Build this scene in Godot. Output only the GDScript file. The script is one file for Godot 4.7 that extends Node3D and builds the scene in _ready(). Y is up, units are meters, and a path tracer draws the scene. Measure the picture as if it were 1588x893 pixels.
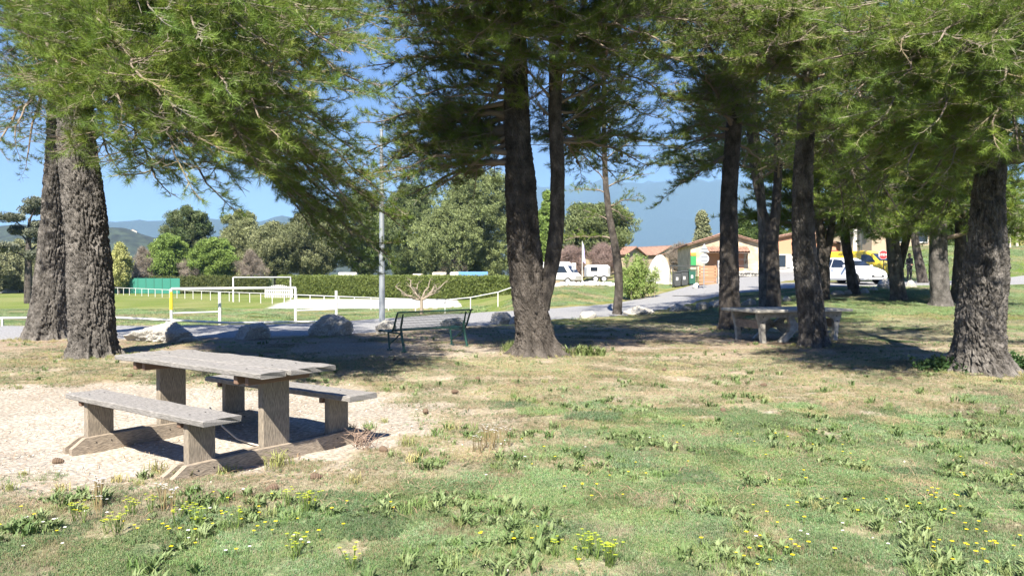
extends Node3D
# A park under pines in spring: picnic table, bench, table-tennis table, road, football field, house, hills.
# x right, y up, z towards the camera; "d" below is the distance away from the camera along -z.
const F := 1150.0          # focal length in pixels of a 1588 x 893 picture
const CU := 794.0
const CV := 446.5
const EYE := 1.65
const PITCH := 0.0187
const SUN_DIR := Vector3(0.11, -0.760, -0.641)

var M := {}
var used := {}
var n1 := FastNoiseLite.new()
var n2 := FastNoiseLite.new()
var nc := FastNoiseLite.new()
var R := RandomNumberGenerator.new()

# ---------------------------------------------------------------- mesh builder
class MB:
	var v := PackedVector3Array()
	var c := PackedColorArray()
	var ix := PackedInt32Array()
	var col := Color(1, 1, 1)
	var colored := false

	func pt(p: Vector3) -> int:
		v.push_back(p)
		if colored:
			c.push_back(col)
		return v.size() - 1

	func tri(a: int, b: int, d: int) -> void:
		ix.push_back(a)
		ix.push_back(b)
		ix.push_back(d)

	func quad(a: int, b: int, d: int, e: int) -> void:
		tri(a, b, d)
		tri(a, d, e)

	# a convex polygon turned so that it faces away from "inside"
	func face(ids: Array, inside: Vector3) -> void:
		var a: Vector3 = v[ids[0]]
		var n := (v[ids[2]] - a).cross(v[ids[1]] - a)
		var flip := n.dot(a - inside) < 0.0
		for k in range(1, ids.size() - 1):
			if flip:
				tri(ids[0], ids[k + 1], ids[k])
			else:
				tri(ids[0], ids[k], ids[k + 1])

	func tube(pts: PackedVector3Array, rad: PackedFloat32Array, sides: int, capped := false) -> void:
		var n := pts.size()
		var first := v.size()
		var side := Vector3.ZERO
		for i in n:
			var t := (pts[mini(i + 1, n - 1)] - pts[maxi(i - 1, 0)]).normalized()
			if i == 0:
				side = t.cross(Vector3(0.31, 0.2, 0.93)).normalized()
			else:
				side = (side - t * side.dot(t)).normalized()
			var up := t.cross(side)
			for k in sides:
				var a := TAU * k / sides
				pt(pts[i] + (side * cos(a) + up * sin(a)) * rad[i])
		for i in n - 1:
			for k in sides:
				var k2 := (k + 1) % sides
				var p := first + i * sides
				quad(p + k, p + k2, p + sides + k2, p + sides + k)
		if capped:
			for e in 2:
				var o: int = first + (0 if e == 0 else (n - 1) * sides)
				for k in range(1, sides - 1):
					if e == 0:
						tri(o, o + k + 1, o + k)
					else:
						tri(o, o + k, o + k + 1)

	func bar(a: Vector3, b: Vector3, r: float, sides := 8, r2 := -1.0) -> void:
		tube(PackedVector3Array([a, b]), PackedFloat32Array([r, r if r2 < 0.0 else r2]), sides, true)

	# a box with chamfered edges
	func box(x: Transform3D, size: Vector3, ch := 0.0) -> void:
		var h := size * 0.5
		ch = minf(ch, minf(h.x, minf(h.y, h.z)) * 0.9)
		var inside := x.origin
		if ch <= 0.0:
			var id := []
			for s in 8:
				id.append(pt(x * Vector3(h.x if s & 1 else -h.x, h.y if s & 2 else -h.y, h.z if s & 4 else -h.z)))
			for f in [[0, 1, 3, 2], [4, 5, 7, 6], [0, 1, 5, 4], [2, 3, 7, 6], [0, 2, 6, 4], [1, 3, 7, 5]]:
				face([id[f[0]], id[f[1]], id[f[2]], id[f[3]]], inside)
			return
		var ids := []
		for s in 8:
			var sg := Vector3(1 if s & 1 else -1, 1 if s & 2 else -1, 1 if s & 4 else -1)
			var row := []
			for a in 3:
				var p := Vector3(h.x - ch, h.y - ch, h.z - ch)
				p[a] = h[a]
				row.append(pt(x * (p * sg)))
			ids.append(row)
		for a in 3:
			var b := (a + 1) % 3
			var c2 := (a + 2) % 3
			for sgn in 2:
				var s0: int = (1 << a) if sgn else 0
				face([ids[s0][a], ids[s0 | (1 << b)][a], ids[s0 | (1 << b) | (1 << c2)][a], ids[s0 | (1 << c2)][a]], inside)
			for m in 4:
				var s1: int = ((1 << b) if m & 1 else 0) | ((1 << c2) if m & 2 else 0)
				var s2: int = s1 | (1 << a)
				face([ids[s1][b], ids[s2][b], ids[s2][c2], ids[s1][c2]], inside)
		for s in 8:
			face(ids[s], inside)

	# a convex or concave outline in the x-y plane, given depth along z
	func slab(x: Transform3D, outline: PackedVector2Array, depth: float) -> void:
		var t := Geometry2D.triangulate_polygon(outline)
		var n := outline.size()
		var first := v.size()
		for z in [depth * 0.5, -depth * 0.5]:
			for p in outline:
				pt(x * Vector3(p.x, p.y, z))
		var area := 0.0
		for k in n:
			area += outline[k].cross(outline[(k + 1) % n])
		for k in range(0, t.size(), 3):
			var a := outline[t[k]]
			var turn := (outline[t[k + 1]] - a).cross(outline[t[k + 2]] - a) > 0.0
			var i0 := first + t[k]
			var i1: int = first + (t[k + 2] if turn else t[k + 1])
			var i2: int = first + (t[k + 1] if turn else t[k + 2])
			tri(i0, i1, i2)
			tri(i0 + n, i2 + n, i1 + n)
		for k in n:
			var k2 := (k + 1) % n
			if area > 0.0:
				quad(first + k, first + k + n, first + k2 + n, first + k2)
			else:
				quad(first + k, first + k2, first + k2 + n, first + k + n)

	func lathe(at: Vector3, prof: Array, sides: int) -> void:
		var first := v.size()
		for p in prof:
			for k in sides:
				var a := TAU * k / sides
				pt(at + Vector3(cos(a) * p.x, p.y, -sin(a) * p.x))
		for i in prof.size() - 1:
			for k in sides:
				var k2 := (k + 1) % sides
				var p := first + i * sides
				quad(p + k, p + sides + k, p + sides + k2, p + k2)

	func mesh(smooth := false) -> ArrayMesh:
		var arr := []
		arr.resize(Mesh.ARRAY_MAX)
		arr[Mesh.ARRAY_VERTEX] = v
		arr[Mesh.ARRAY_INDEX] = ix
		if colored:
			arr[Mesh.ARRAY_COLOR] = c
		if smooth:
			var nn := PackedVector3Array()
			nn.resize(v.size())
			for k in range(0, ix.size(), 3):
				var a := v[ix[k]]
				var f := (v[ix[k + 2]] - a).cross(v[ix[k + 1]] - a)
				nn[ix[k]] += f
				nn[ix[k + 1]] += f
				nn[ix[k + 2]] += f
			for k in nn.size():
				nn[k] = nn[k].normalized()
			arr[Mesh.ARRAY_NORMAL] = nn
		var am := ArrayMesh.new()
		am.add_surface_from_arrays(Mesh.PRIMITIVE_TRIANGLES, arr)
		return am

# ---------------------------------------------------------------- helpers
func ss(a: float, b: float, x: float) -> float:
	return smoothstep(a, b, x)

func rr(a: float, b: float) -> float:
	return R.randf_range(a, b)

func at(p: Vector3) -> Transform3D:
	return Transform3D(Basis(), p)

func turned(p: Vector3, yaw: float) -> Transform3D:
	return Transform3D(Basis(Vector3.UP, yaw), p)

func numbered(called: String) -> String:
	if not used.has(called):
		used[called] = 0
		return called
	used[called] += 1
	return "%s_%03d" % [called, used[called]]

func thing(called: String, label: String, category: String, pos := Vector3.ZERO, yaw := 0.0, group := "") -> Node3D:
	var o := Node3D.new()
	o.name = numbered(called)
	add_child(o)
	o.position = pos
	o.rotation.y = yaw
	tag(o, label, category, group)
	return o

func tag(o: Node, label: String, category: String, group := "") -> void:
	o.set_meta("label", label)
	o.set_meta("category", category)
	if group != "":
		o.set_meta("group", group)

func part(called: String, mesh: Mesh, m: Material, parent: Node, x := Transform3D()) -> MeshInstance3D:
	var o := MeshInstance3D.new()
	o.name = called
	o.mesh = mesh
	o.material_override = m
	o.transform = x
	parent.add_child(o, true)
	return o

# a thing that is one mesh
func single(called: String, mesh: Mesh, m: Material, label: String, category: String, pos := Vector3.ZERO, yaw := 0.0, group := "") -> MeshInstance3D:
	var o := part(numbered(called), mesh, m, self, turned(pos, yaw))
	tag(o, label, category, group)
	return o

func struct(called: String, mesh: Mesh, m: Material) -> MeshInstance3D:
	var o := part(numbered(called), mesh, m, self)
	o.set_meta("kind", "structure")
	return o

func swarm(called: String, mesh: Mesh, m: Material, where: Array, tint: Array, parent: Node) -> MultiMeshInstance3D:
	var mm := MultiMesh.new()
	mm.transform_format = MultiMesh.TRANSFORM_3D
	mm.use_colors = true
	mm.mesh = mesh
	mm.instance_count = where.size()
	for i in where.size():
		mm.set_instance_transform(i, where[i])
		mm.set_instance_color(i, tint[i])
	var o := MultiMeshInstance3D.new()
	o.name = called
	o.multimesh = mm
	o.material_override = m
	o.set_meta("kind", "stuff")
	parent.add_child(o, true)
	return o

# ---------------------------------------------------------------- from picture to place
func ray(u: float, v: float) -> Vector3:
	var x := (u - CU) / F
	var y := -(v - CV) / F
	var d := Vector3(x, y * cos(PITCH) - sin(PITCH), -y * sin(PITCH) - cos(PITCH))
	return d / -d.z

func P(u: float, v: float, d: float) -> Vector3:
	return Vector3(0, EYE, 0) + ray(u, v) * d

# where the line of sight through a pixel meets the terrain
func G(u: float, v: float) -> Vector3:
	var r := ray(u, v)
	var d := 3.0
	while d < 260.0:
		var p := Vector3(0, EYE, 0) + r * d
		if p.y < ht(p.x, -p.z):
			var lo := d - 0.25
			var hi := d
			for k in 12:
				var mid := (lo + hi) * 0.5
				var q := Vector3(0, EYE, 0) + r * mid
				if q.y < ht(q.x, -q.z):
					hi = mid
				else:
					lo = mid
			return Vector3(0, EYE, 0) + r * hi
		d += 0.25
	return Vector3(0, EYE, 0) + r * 260.0

func ground_at(x: float, d: float, up := 0.0) -> Vector3:
	return Vector3(x, ht(x, d) + up, -d)

# ---------------------------------------------------------------- terrain
var ROAD := [Vector2(-90, 19.4), Vector2(-20, 20.7), Vector2(-9, 21.3), Vector2(-5.6, 22.7), Vector2(-4.0, 24.3), Vector2(-1.5, 27.3), Vector2(0.7, 29.8), Vector2(3.1, 32.5), Vector2(6.9, 37.7), Vector2(10.5, 42.5), Vector2(14, 47), Vector2(19, 55), Vector2(23, 66), Vector2(25, 84)]
var SIDE_ROAD := [Vector2(9.5, 39.5), Vector2(15, 40.8), Vector2(21, 42.2), Vector2(30, 44.5), Vector2(48, 49)]

# distance to the road's middle line, positive on the far side
func road_off(x: float, d: float) -> float:
	var best := 1e9
	var sgn := 1.0
	var p := Vector2(x, d)
	for k in ROAD.size() - 1:
		var a: Vector2 = ROAD[k]
		var b: Vector2 = ROAD[k + 1]
		var ab := b - a
		var t := clampf((p - a).dot(ab) / ab.length_squared(), 0, 1)
		var q := a + ab * t
		var l := p.distance_squared_to(q)
		if l < best:
			best = l
			sgn = 1.0 if ab.cross(p - a) > 0 else -1.0
	return sqrt(best) * sgn

func ht(x: float, d: float) -> float:
	var h := 0.0
	if d > 17.0:
		h += ss(4, 16, x) * (ss(18, 40, d) + clampf(d - 40, 0, 30) * 0.03)
		h += 2.3 * ss(44, 60, d) * ss(25, 34, x)
		var o := road_off(x, d)
		if o > 2.5:
			var left := 1.0 - ss(-6, 4, x)
			h -= 1.2 * ss(2.7, 7.0, o) * left
			h += (0.85 * ss(3.2, 9.5, o) * (1.0 - ss(60, 75, d)) - 0.3 * ss(60, 75, d)) * ss(-2, 4, x) * (1.0 - ss(9, 13, x))
	if d < 60.0 and absf(x) < 40.0:
		h += 0.035 * n1.get_noise_2d(x * 0.55, d * 0.55) + 0.012 * n1.get_noise_2d(x * 3.1, d * 3.1 + 40.0)
		# the hollow that feet have worn under the picnic table
		var e := Vector2((x + 2.95) / 1.55, (d - 7.1) / 1.25).length()
		if e < 1.3:
			h -= 0.045 * (1.0 - ss(0.5, 1.3, e))
		# scuffed, trodden earth
		if absf(x + 5.3) < 5.0 and absf(d - 8.3) < 3.3:
			h += 0.014 * n2.get_noise_2d(x * 3.4 + 7.0, d * 3.4)
	return h

# shares of bare pale earth, straw and litter; the rest is green
func cover(x: float, d: float) -> Vector3:
	var w := n1.get_noise_2d(x * 0.9 + 31.0, d * 0.9)
	var w2 := n2.get_noise_2d(x * 1.7, d * 1.7)
	var e := Vector2((x + 5.3) / 4.75, (d - 8.35) / 3.0).length()
	var bare := 1.0 - ss(0.78, 1.08, e + 0.16 * w + 0.16 * w2)
	bare = maxf(bare, 0.85 * (1.0 - ss(0.6, 1.2, Vector2((x + 2.6) / 2.6, (d - 16.2) / 1.7).length() + 0.3 * w)))
	bare = maxf(bare, 1.0 - ss(0.5, 1.1, Vector2((x - 5.2) / 1.9, (d - 18.2) / 0.55).length() + 0.3 * w2))
	bare = maxf(bare, 0.7 * (1.0 - ss(0.4, 1.1, Vector2((x - 3.0) / 2.2, (d - 16.6) / 0.5).length() + 0.4 * w2)))
	bare = maxf(bare, 0.8 * ss(0.42, 0.62, w2 + 0.25 * w) * ss(5, 9, d) * (1.0 - ss(15, 20, d)))
	var straw := ss(7.8, 10.2, d + 1.6 * w + 0.9 * w2) * (1.0 - 0.55 * ss(17, 20, d) * ss(6, 9, x))
	straw = maxf(straw, 0.7 * ss(0.15, 0.5, w2 + 0.5 * w))
	straw = maxf(straw, 1.0 - ss(1.05, 1.45, e))
	var litter := ss(14.2, 16.5, d + 1.2 * w) * (1.0 - ss(19, 24, d)) * (0.6 + 0.5 * w2) * (1.0 - 0.6 * ss(7, 10, x))
	return Vector3(clampf(bare, 0, 1), clampf(straw, 0, 1), clampf(litter, 0, 1))

func ground_color(x: float, d: float) -> Color:
	var big := n1.get_noise_2d(x * 0.35 - 70.0, d * 0.35)
	if d > 24.0 or absf(x) > 16.0:
		var o := road_off(x, d)
		var g := Color(0.19, 0.22, 0.06).lerp(Color(0.38, 0.32, 0.17), clampf(0.35 + 0.9 * big, 0, 1))
		if o > 3.0 and x < 5.0:
			g = Color(0.20, 0.27, 0.06).lerp(Color(0.36, 0.36, 0.15), clampf(0.3 + 0.9 * big + 0.7 * n2.get_noise_2d(x * 0.11, d * 0.05), 0, 1))
		if o > 3.0 and x > 0.0 and x < 12.0:
			g = Color(0.44, 0.38, 0.20).lerp(Color(0.24, 0.27, 0.07), clampf(0.4 + 1.2 * big + 0.5 * ss(8, 11, x), 0, 1))
		if x > 24.0 and d > 40.0:
			g = Color(0.16, 0.24, 0.05)
		if d > 150.0:
			g = Color(0.10, 0.12, 0.05)
		return g
	var cv := cover(x, d)
	var small := n2.get_noise_2d(x * 4.3, d * 4.3)
	var g := Color(0.155, 0.24, 0.095).lerp(Color(0.27, 0.315, 0.165), clampf(0.5 + big + 0.6 * small, 0, 1))
	g = g.lerp(Color(0.56, 0.475, 0.365).lerp(Color(0.45, 0.39, 0.27), clampf(0.5 + 1.1 * small, 0, 1)), clampf(cv.y * 1.05 + 0.25 * small, 0, 1))
	g = g.lerp(Color(0.36, 0.27, 0.20), cv.z * 0.8)
	g = g.lerp(Color(0.60, 0.55, 0.485).lerp(Color(0.50, 0.45, 0.385), clampf(0.5 + big * 1.3 + 0.6 * small, 0, 1)), cv.x * (1.0 - 0.35 * ss(13, 15, d)))
	return g

# ---------------------------------------------------------------- materials
func noise_tex(size: int, kind: int, freq: float, octaves: int, lo: float, hi: float, seed_: int, normal := 0.0, mid := -1.0) -> NoiseTexture2D:
	var n := FastNoiseLite.new()
	n.noise_type = kind
	n.frequency = freq
	n.seed = seed_
	n.fractal_octaves = octaves
	n.fractal_type = FastNoiseLite.FRACTAL_FBM if octaves > 1 else FastNoiseLite.FRACTAL_NONE
	if kind == FastNoiseLite.TYPE_CELLULAR:
		n.cellular_return_type = FastNoiseLite.RETURN_CELL_VALUE
	var t := NoiseTexture2D.new()
	t.width = size
	t.height = size
	t.seamless = true
	t.noise = n
	var g := Gradient.new()
	if mid >= 0.0:
		g.offsets = PackedFloat32Array([0.0, 0.5, 1.0])
		g.colors = PackedColorArray([Color(lo, lo, lo), Color(mid, mid, mid), Color(hi, hi, hi)])
	else:
		g.colors = PackedColorArray([Color(lo, lo, lo), Color(hi, hi, hi)])
	t.color_ramp = g
	return t

func lin(r: float, g: float, b: float) -> Color:
	return Color(r, g, b).linear_to_srgb()

func mat(name_: String, c: Color, rough := 0.8, metal := 0.0) -> StandardMaterial3D:
	var m := StandardMaterial3D.new()
	m.resource_name = name_
	m.albedo_color = c.linear_to_srgb()
	m.roughness = rough
	m.metallic = metal
	M[name_] = m
	return m

func grain(m: StandardMaterial3D, tex: Texture2D, scale: Vector3, relief: Texture2D = null, cm := 0.0, world := true) -> StandardMaterial3D:
	m.uv1_triplanar = true
	m.uv1_world_triplanar = world
	m.uv1_scale = scale
	m.albedo_texture = tex
	if relief:
		m.heightmap_enabled = true
		m.heightmap_texture = relief
		m.heightmap_scale = cm
	return m

func leafy(name_: String, back := 0.35) -> StandardMaterial3D:
	var m := mat(name_, Color(1, 1, 1), 0.55)
	m.vertex_color_use_as_albedo = true
	m.metallic_specular = 0.35
	m.backlight_enabled = true
	m.backlight = Color(back, back, back * 0.6).linear_to_srgb()
	return m

func make_materials() -> void:
	var fine := noise_tex(512, FastNoiseLite.TYPE_SIMPLEX_SMOOTH, 0.035, 5, 0.62, 1.0, 3)
	var grit := noise_tex(512, FastNoiseLite.TYPE_CELLULAR, 0.09, 1, 0.88, 1.0, 9)
	var gritb := noise_tex(512, FastNoiseLite.TYPE_SIMPLEX_SMOOTH, 0.05, 4, 0.0, 1.0, 11)
	var broad := noise_tex(512, FastNoiseLite.TYPE_SIMPLEX_SMOOTH, 0.012, 5, 0.66, 1.0, 21)
	var wood := noise_tex(512, FastNoiseLite.TYPE_SIMPLEX_SMOOTH, 0.03, 5, 0.48, 1.0, 5, 0.0, 0.80)
	var woodb := noise_tex(512, FastNoiseLite.TYPE_SIMPLEX_SMOOTH, 0.035, 4, 0.0, 1.0, 6)
	var m: StandardMaterial3D
	m = mat("ground", Color(1, 1, 1), 0.95)
	m.vertex_color_use_as_albedo = true
	m.metallic_specular = 0.2
	grain(m, fine, Vector3(0.9, 0.9, 0.9), gritb, 0.6)
	m.detail_enabled = true
	m.detail_albedo = grit
	m.detail_blend_mode = BaseMaterial3D.BLEND_MODE_MUL
	m.detail_uv_layer = BaseMaterial3D.DETAIL_UV_2
	m.uv2_triplanar = true
	m.uv2_world_triplanar = true
	m.uv2_scale = Vector3(1.37, 1.37, 1.37)
	m = mat("road", Color(0.33, 0.33, 0.335), 0.9)
	grain(m, fine, Vector3(0.7, 0.7, 0.7), gritb, 0.4)
	m = mat("court", Color(0.58, 0.56, 0.52), 0.95)
	grain(m, broad, Vector3(0.06, 0.06, 0.06))
	m = mat("rock", Color(0.60, 0.58, 0.54), 0.9)
	grain(m, fine, Vector3(1.1, 1.1, 1.1), gritb, 3.0)
	m = mat("bark", Color(0.34, 0.30, 0.27), 0.95)
	m.metallic_specular = 0.2
	grain(m, fine, Vector3(3.0, 0.9, 3.0), gritb, 3.5)
	m = mat("bark_grey", Color(0.50, 0.465, 0.435), 0.95)
	m.metallic_specular = 0.2
	grain(m, fine, Vector3(3.0, 0.9, 3.0), gritb, 3.5)
	for q in [M.bark, M.bark_grey]:
		q.detail_enabled = true
		q.detail_albedo = noise_tex(256, FastNoiseLite.TYPE_SIMPLEX_SMOOTH, 0.02, 4, 0.42, 1.0, 61)
		q.detail_blend_mode = BaseMaterial3D.BLEND_MODE_MUL
		q.detail_uv_layer = BaseMaterial3D.DETAIL_UV_2
		q.uv2_triplanar = true
		q.uv2_world_triplanar = true
		q.uv2_scale = Vector3(0.8, 0.45, 0.8)
	m = mat("twig", Color(0.20, 0.165, 0.135), 0.95)
	m.metallic_specular = 0.2
	m = mat("cone", Color(0.11, 0.075, 0.05), 0.85)
	leafy("needle", 0.28)
	leafy("leaf", 0.3)
	m = leafy("flower", 0.3)
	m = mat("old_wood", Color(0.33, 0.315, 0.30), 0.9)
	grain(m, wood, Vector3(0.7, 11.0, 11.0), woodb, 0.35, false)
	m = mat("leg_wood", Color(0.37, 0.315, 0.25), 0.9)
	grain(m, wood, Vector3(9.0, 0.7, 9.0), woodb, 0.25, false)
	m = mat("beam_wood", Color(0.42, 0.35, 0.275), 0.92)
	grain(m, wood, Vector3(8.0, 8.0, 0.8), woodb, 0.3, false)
	m = mat("concrete", Color(0.50, 0.48, 0.43), 0.85)
	grain(m, broad, Vector3(0.9, 0.9, 0.9), gritb, 0.15)
	m = mat("concrete_tan", Color(0.42, 0.32, 0.24), 0.85)
	grain(m, broad, Vector3(0.9, 0.9, 0.9))
	m = mat("white_stone", Color(0.52, 0.51, 0.48), 0.9)
	m = mat("green_paint", Color(0.012, 0.052, 0.040), 0.4)
	m = mat("white_paint", Color(0.60, 0.60, 0.60), 0.5)
	m = mat("yellow_paint", Color(0.80, 0.62, 0.03), 0.5)
	m = mat("galvanised", Color(0.34, 0.37, 0.40), 0.45, 0.5)
	m = mat("black", Color(0.012, 0.012, 0.014), 0.6)
	m = mat("rubber", Color(0.02, 0.02, 0.02), 0.8)
	m = mat("plaster", Color(0.66, 0.56, 0.40), 0.9)
	grain(m, broad, Vector3(0.2, 0.2, 0.2))
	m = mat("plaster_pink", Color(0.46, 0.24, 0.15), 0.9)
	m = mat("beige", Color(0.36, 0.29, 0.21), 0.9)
	m = mat("cream", Color(0.56, 0.51, 0.44), 0.9)
	m = mat("white_wall", Color(0.68, 0.67, 0.65), 0.9)
	grain(m, broad, Vector3(0.3, 0.3, 0.3))
	m = mat("tile", Color(0.44, 0.26, 0.19), 0.85)
	grain(m, noise_tex(256, FastNoiseLite.TYPE_CELLULAR, 0.08, 1, 0.5, 1.0, 31), Vector3(0.8, 0.8, 0.8))
	m = mat("orange_tile", Color(0.55, 0.20, 0.07), 0.85)
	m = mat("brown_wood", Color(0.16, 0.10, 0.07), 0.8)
	m = mat("screen_wood", Color(0.30, 0.17, 0.10), 0.8)
	m = mat("dark_green", Color(0.02, 0.085, 0.06), 0.5)
	m = mat("bin_grey", Color(0.05, 0.055, 0.06), 0.5)
	m = mat("green_sheet", Color(0.02, 0.16, 0.12), 0.7)
	m = mat("red_paint", Color(0.62, 0.03, 0.035), 0.5)
	m = mat("sign_green", Color(0.03, 0.25, 0.08), 0.5)
	m = mat("sign_orange", Color(0.75, 0.25, 0.04), 0.5)
	m = mat("sign_back", Color(0.45, 0.47, 0.50), 0.5, 0.3)
	m = mat("car_white", Color(0.72, 0.75, 0.80), 0.25)
	m.clearcoat_enabled = true
	m.clearcoat = 1.0
	m.clearcoat_roughness = 0.05
	m = mat("van_yellow", Color(0.78, 0.55, 0.02), 0.3)
	m.clearcoat_enabled = true
	m = mat("car_glass", Color(0.015, 0.02, 0.03), 0.06)
	m.metallic_specular = 0.8
	m = mat("chrome", Color(0.7, 0.7, 0.72), 0.2, 1.0)
	m = mat("lamp_clear", Color(0.75, 0.78, 0.80), 0.1)
	m = mat("tarp_blue", Color(0.10, 0.25, 0.60), 0.6)
	m = mat("flag_violet", Color(0.42, 0.40, 0.72), 0.8)
	m = mat("cloth_black", Color(0.02, 0.02, 0.025), 0.9)
	m = mat("skin", Color(0.36, 0.20, 0.13), 0.6)
	m = mat("hair", Color(0.02, 0.015, 0.012), 0.7)
	m = mat("hedge_core", Color(0.115, 0.15, 0.035), 0.95)
	m = mat("hill_wood", Color(0.06, 0.085, 0.045), 0.95)
	grain(m, noise_tex(512, FastNoiseLite.TYPE_SIMPLEX_SMOOTH, 0.03, 5, 0.15, 1.0, 44), Vector3(0.004, 0.004, 0.004))

# ---------------------------------------------------------------- ground, road, field, hills
func steps(fine_lo: float, fine_hi: float, step: float, lo: float, hi: float, grow: float) -> PackedFloat32Array:
	var a := []
	var x := fine_lo
	while x < fine_hi:
		a.append(x)
		x += step
	var s := step
	while x < hi:
		a.append(x)
		s *= grow
		x += s
	a.append(hi)
	x = fine_lo
	s = step
	var b := []
	while x > lo:
		s *= grow
		x -= s
		b.append(maxf(x, lo))
	b.reverse()
	return PackedFloat32Array(b + a)

func build_ground() -> void:
	var xs := steps(-12.5, 12.5, 0.13, -9000, 9000, 1.07)
	var ds := steps(3.6, 23.0, 0.11, -60, 9500, 1.035)
	var nx := xs.size()
	var nd := ds.size()
	var park := MB.new()
	var field := MB.new()
	var court := MB.new()
	park.colored = true
	field.colored = true
	court.colored = true
	var v := PackedVector3Array()
	var c := PackedColorArray()
	v.resize(nx * nd)
	c.resize(nx * nd)
	for j in nd:
		for i in nx:
			v[j * nx + i] = Vector3(xs[i], ht(xs[i], ds[j]), -ds[j])
			c[j * nx + i] = ground_color(xs[i], ds[j])
	park.v = v
	park.c = c
	field.v = v
	field.c = c
	court.v = v
	court.c = c
	for j in nd - 1:
		for i in nx - 1:
			var x := (xs[i] + xs[i + 1]) * 0.5
			var d := (ds[j] + ds[j + 1]) * 0.5
			var mb := park
			if x > -95.0 and x < 6.0 and d > 22.0 and d < 130.0 and road_off(x, d) > 3.6 and x < -1.0 + (d - 30.0) * 0.03:
				mb = field
				if d > 61.0 + (x + 12.0) * 0.25 + 2.0 * n1.get_noise_2d(x, d) and d < 84.0 and x > -25.0 + (84.0 - d) * 0.2 and x < -4.0 - (d - 61.0) * 0.1:
					mb = court
			var p := j * nx + i
			mb.quad(p, p + nx, p + nx + 1, p + 1)
	struct("ground", park.mesh(true), M.ground)
	struct("field", field.mesh(true), M.ground)
	struct("gravel_court", court.mesh(true), M.court)
	strip("road", ROAD, 2.5, 3.0, 0.03, M.road)
	strip("side_road", SIDE_ROAD, 2.4, 2.4, 0.06, M.road)

func strip(called: String, line: Array, half0: float, half1: float, up: float, m: Material) -> void:
	var cv := Curve3D.new()
	for p in line:
		cv.add_point(Vector3(p.x, 0, -p.y))
	var mb := MB.new()
	var n := int(cv.get_baked_length() / 0.7)
	var w := 12
	for i in n + 1:
		var s := cv.get_baked_length() * i / n
		var p := cv.sample_baked(s)
		var t := (cv.sample_baked(minf(s + 0.6, cv.get_baked_length())) - cv.sample_baked(maxf(s - 0.6, 0.0))).normalized()
		var side := t.cross(Vector3.UP)
		var half := lerpf(half0, half1, ss(-10, 2, p.x))
		for k in w + 1:
			var wob := (0.25 * n1.get_noise_2d(s * 0.7, k * 7.0)) if k == 0 or k == w else 0.0
			var q := p + side * ((2.0 * k / w - 1.0) * half + wob)
			mb.pt(Vector3(q.x, ht(q.x, -q.z) + up - (0.05 if k == 0 or k == w else 0.0), q.z))
	for i in n:
		for k in w:
			var p := i * (w + 1) + k
			mb.quad(p, p + w + 1, p + w + 2, p + 1)
	struct(called, mb.mesh(true), m)

# a ridge whose skyline follows pixels of the photograph's skyline at a chosen distance
func ridge(called: String, d: float, deep: float, line: Array, m: Material, rough: float) -> void:
	var mb := MB.new()
	var nn := FastNoiseLite.new()
	nn.frequency = 1.0
	nn.fractal_octaves = 5
	nn.seed = int(d)
	var cols := 260
	var rows := 26
	var u0: float = line[0].x
	var u1: float = line[-1].x
	for i in cols + 1:
		var u := lerpf(u0, u1, float(i) / cols)
		var k := 0
		while k < line.size() - 2 and line[k + 1].x < u:
			k += 1
		var t := clampf((u - line[k].x) / (line[k + 1].x - line[k].x), 0, 1)
		var v := lerpf(line[k].y, line[k + 1].y, t * t * (3 - 2 * t))
		var top := P(u, v, d)
		for j in rows + 1:
			var f := float(j) / rows
			var back := f * 2.0 - 1.0
			var hh := maxf(0.0, 1.0 - absf(back)) 
			var prof := hh * hh * (3 - 2 * hh)
			var x := top.x * (1.0 + back * deep / d)
			var z := top.z - back * deep
			var y := -3.0 + (top.y + 3.0) * prof * (1.0 + rough * (1.0 - 0.6 * prof) * nn.get_noise_2d(x * 7.0 / d, z * 7.0 / d)) + rough * 0.05 * top.y * nn.get_noise_2d(x * 30.0 / d, z * 30.0 / d) * prof
			mb.pt(Vector3(x, y, z))
	for i in cols:
		for j in rows:
			var p := i * (rows + 1) + j
			mb.quad(p, p + 1, p + rows + 2, p + rows + 1)
	struct(called, mb.mesh(true), m)

func build_hills() -> void:
	ridge("mountain", 6200, 1900, [Vector2(-700, 405), Vector2(300, 405), Vector2(560, 370), Vector2(700, 318), Vector2(800, 300), Vector2(880, 296), Vector2(960, 290), Vector2(1030, 274), Vector2(1110, 282), Vector2(1220, 300), Vector2(1350, 322), Vector2(1560, 352), Vector2(1900, 380), Vector2(2400, 405)], M.hill_wood, 0.55)
	ridge("hills", 4000, 900, [Vector2(-1200, 392), Vector2(-500, 372), Vector2(-100, 356), Vector2(60, 352), Vector2(170, 346), Vector2(240, 344), Vector2(330, 347), Vector2(400, 350), Vector2(445, 339), Vector2(520, 348), Vector2(640, 366), Vector2(800, 385), Vector2(1000, 400), Vector2(1400, 410), Vector2(2000, 410)], M.hill_wood, 0.5)
	ridge("wooded_hill", 900, 190, [Vector2(-900, 400), Vector2(-300, 375), Vector2(-60, 362), Vector2(40, 352), Vector2(120, 356), Vector2(190, 357), Vector2(225, 364), Vector2(290, 388), Vector2(400, 402), Vector2(560, 410), Vector2(900, 414), Vector2(1200, 404), Vector2(1300, 376), Vector2(1400, 350), Vector2(1480, 344), Vector2(1600, 340), Vector2(1900, 360), Vector2(2400, 400)], M.hill_wood, 0.35)

# ---------------------------------------------------------------- pines
var SPRAY := []
var CONE: ArrayMesh
var CLUMP := []

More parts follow.
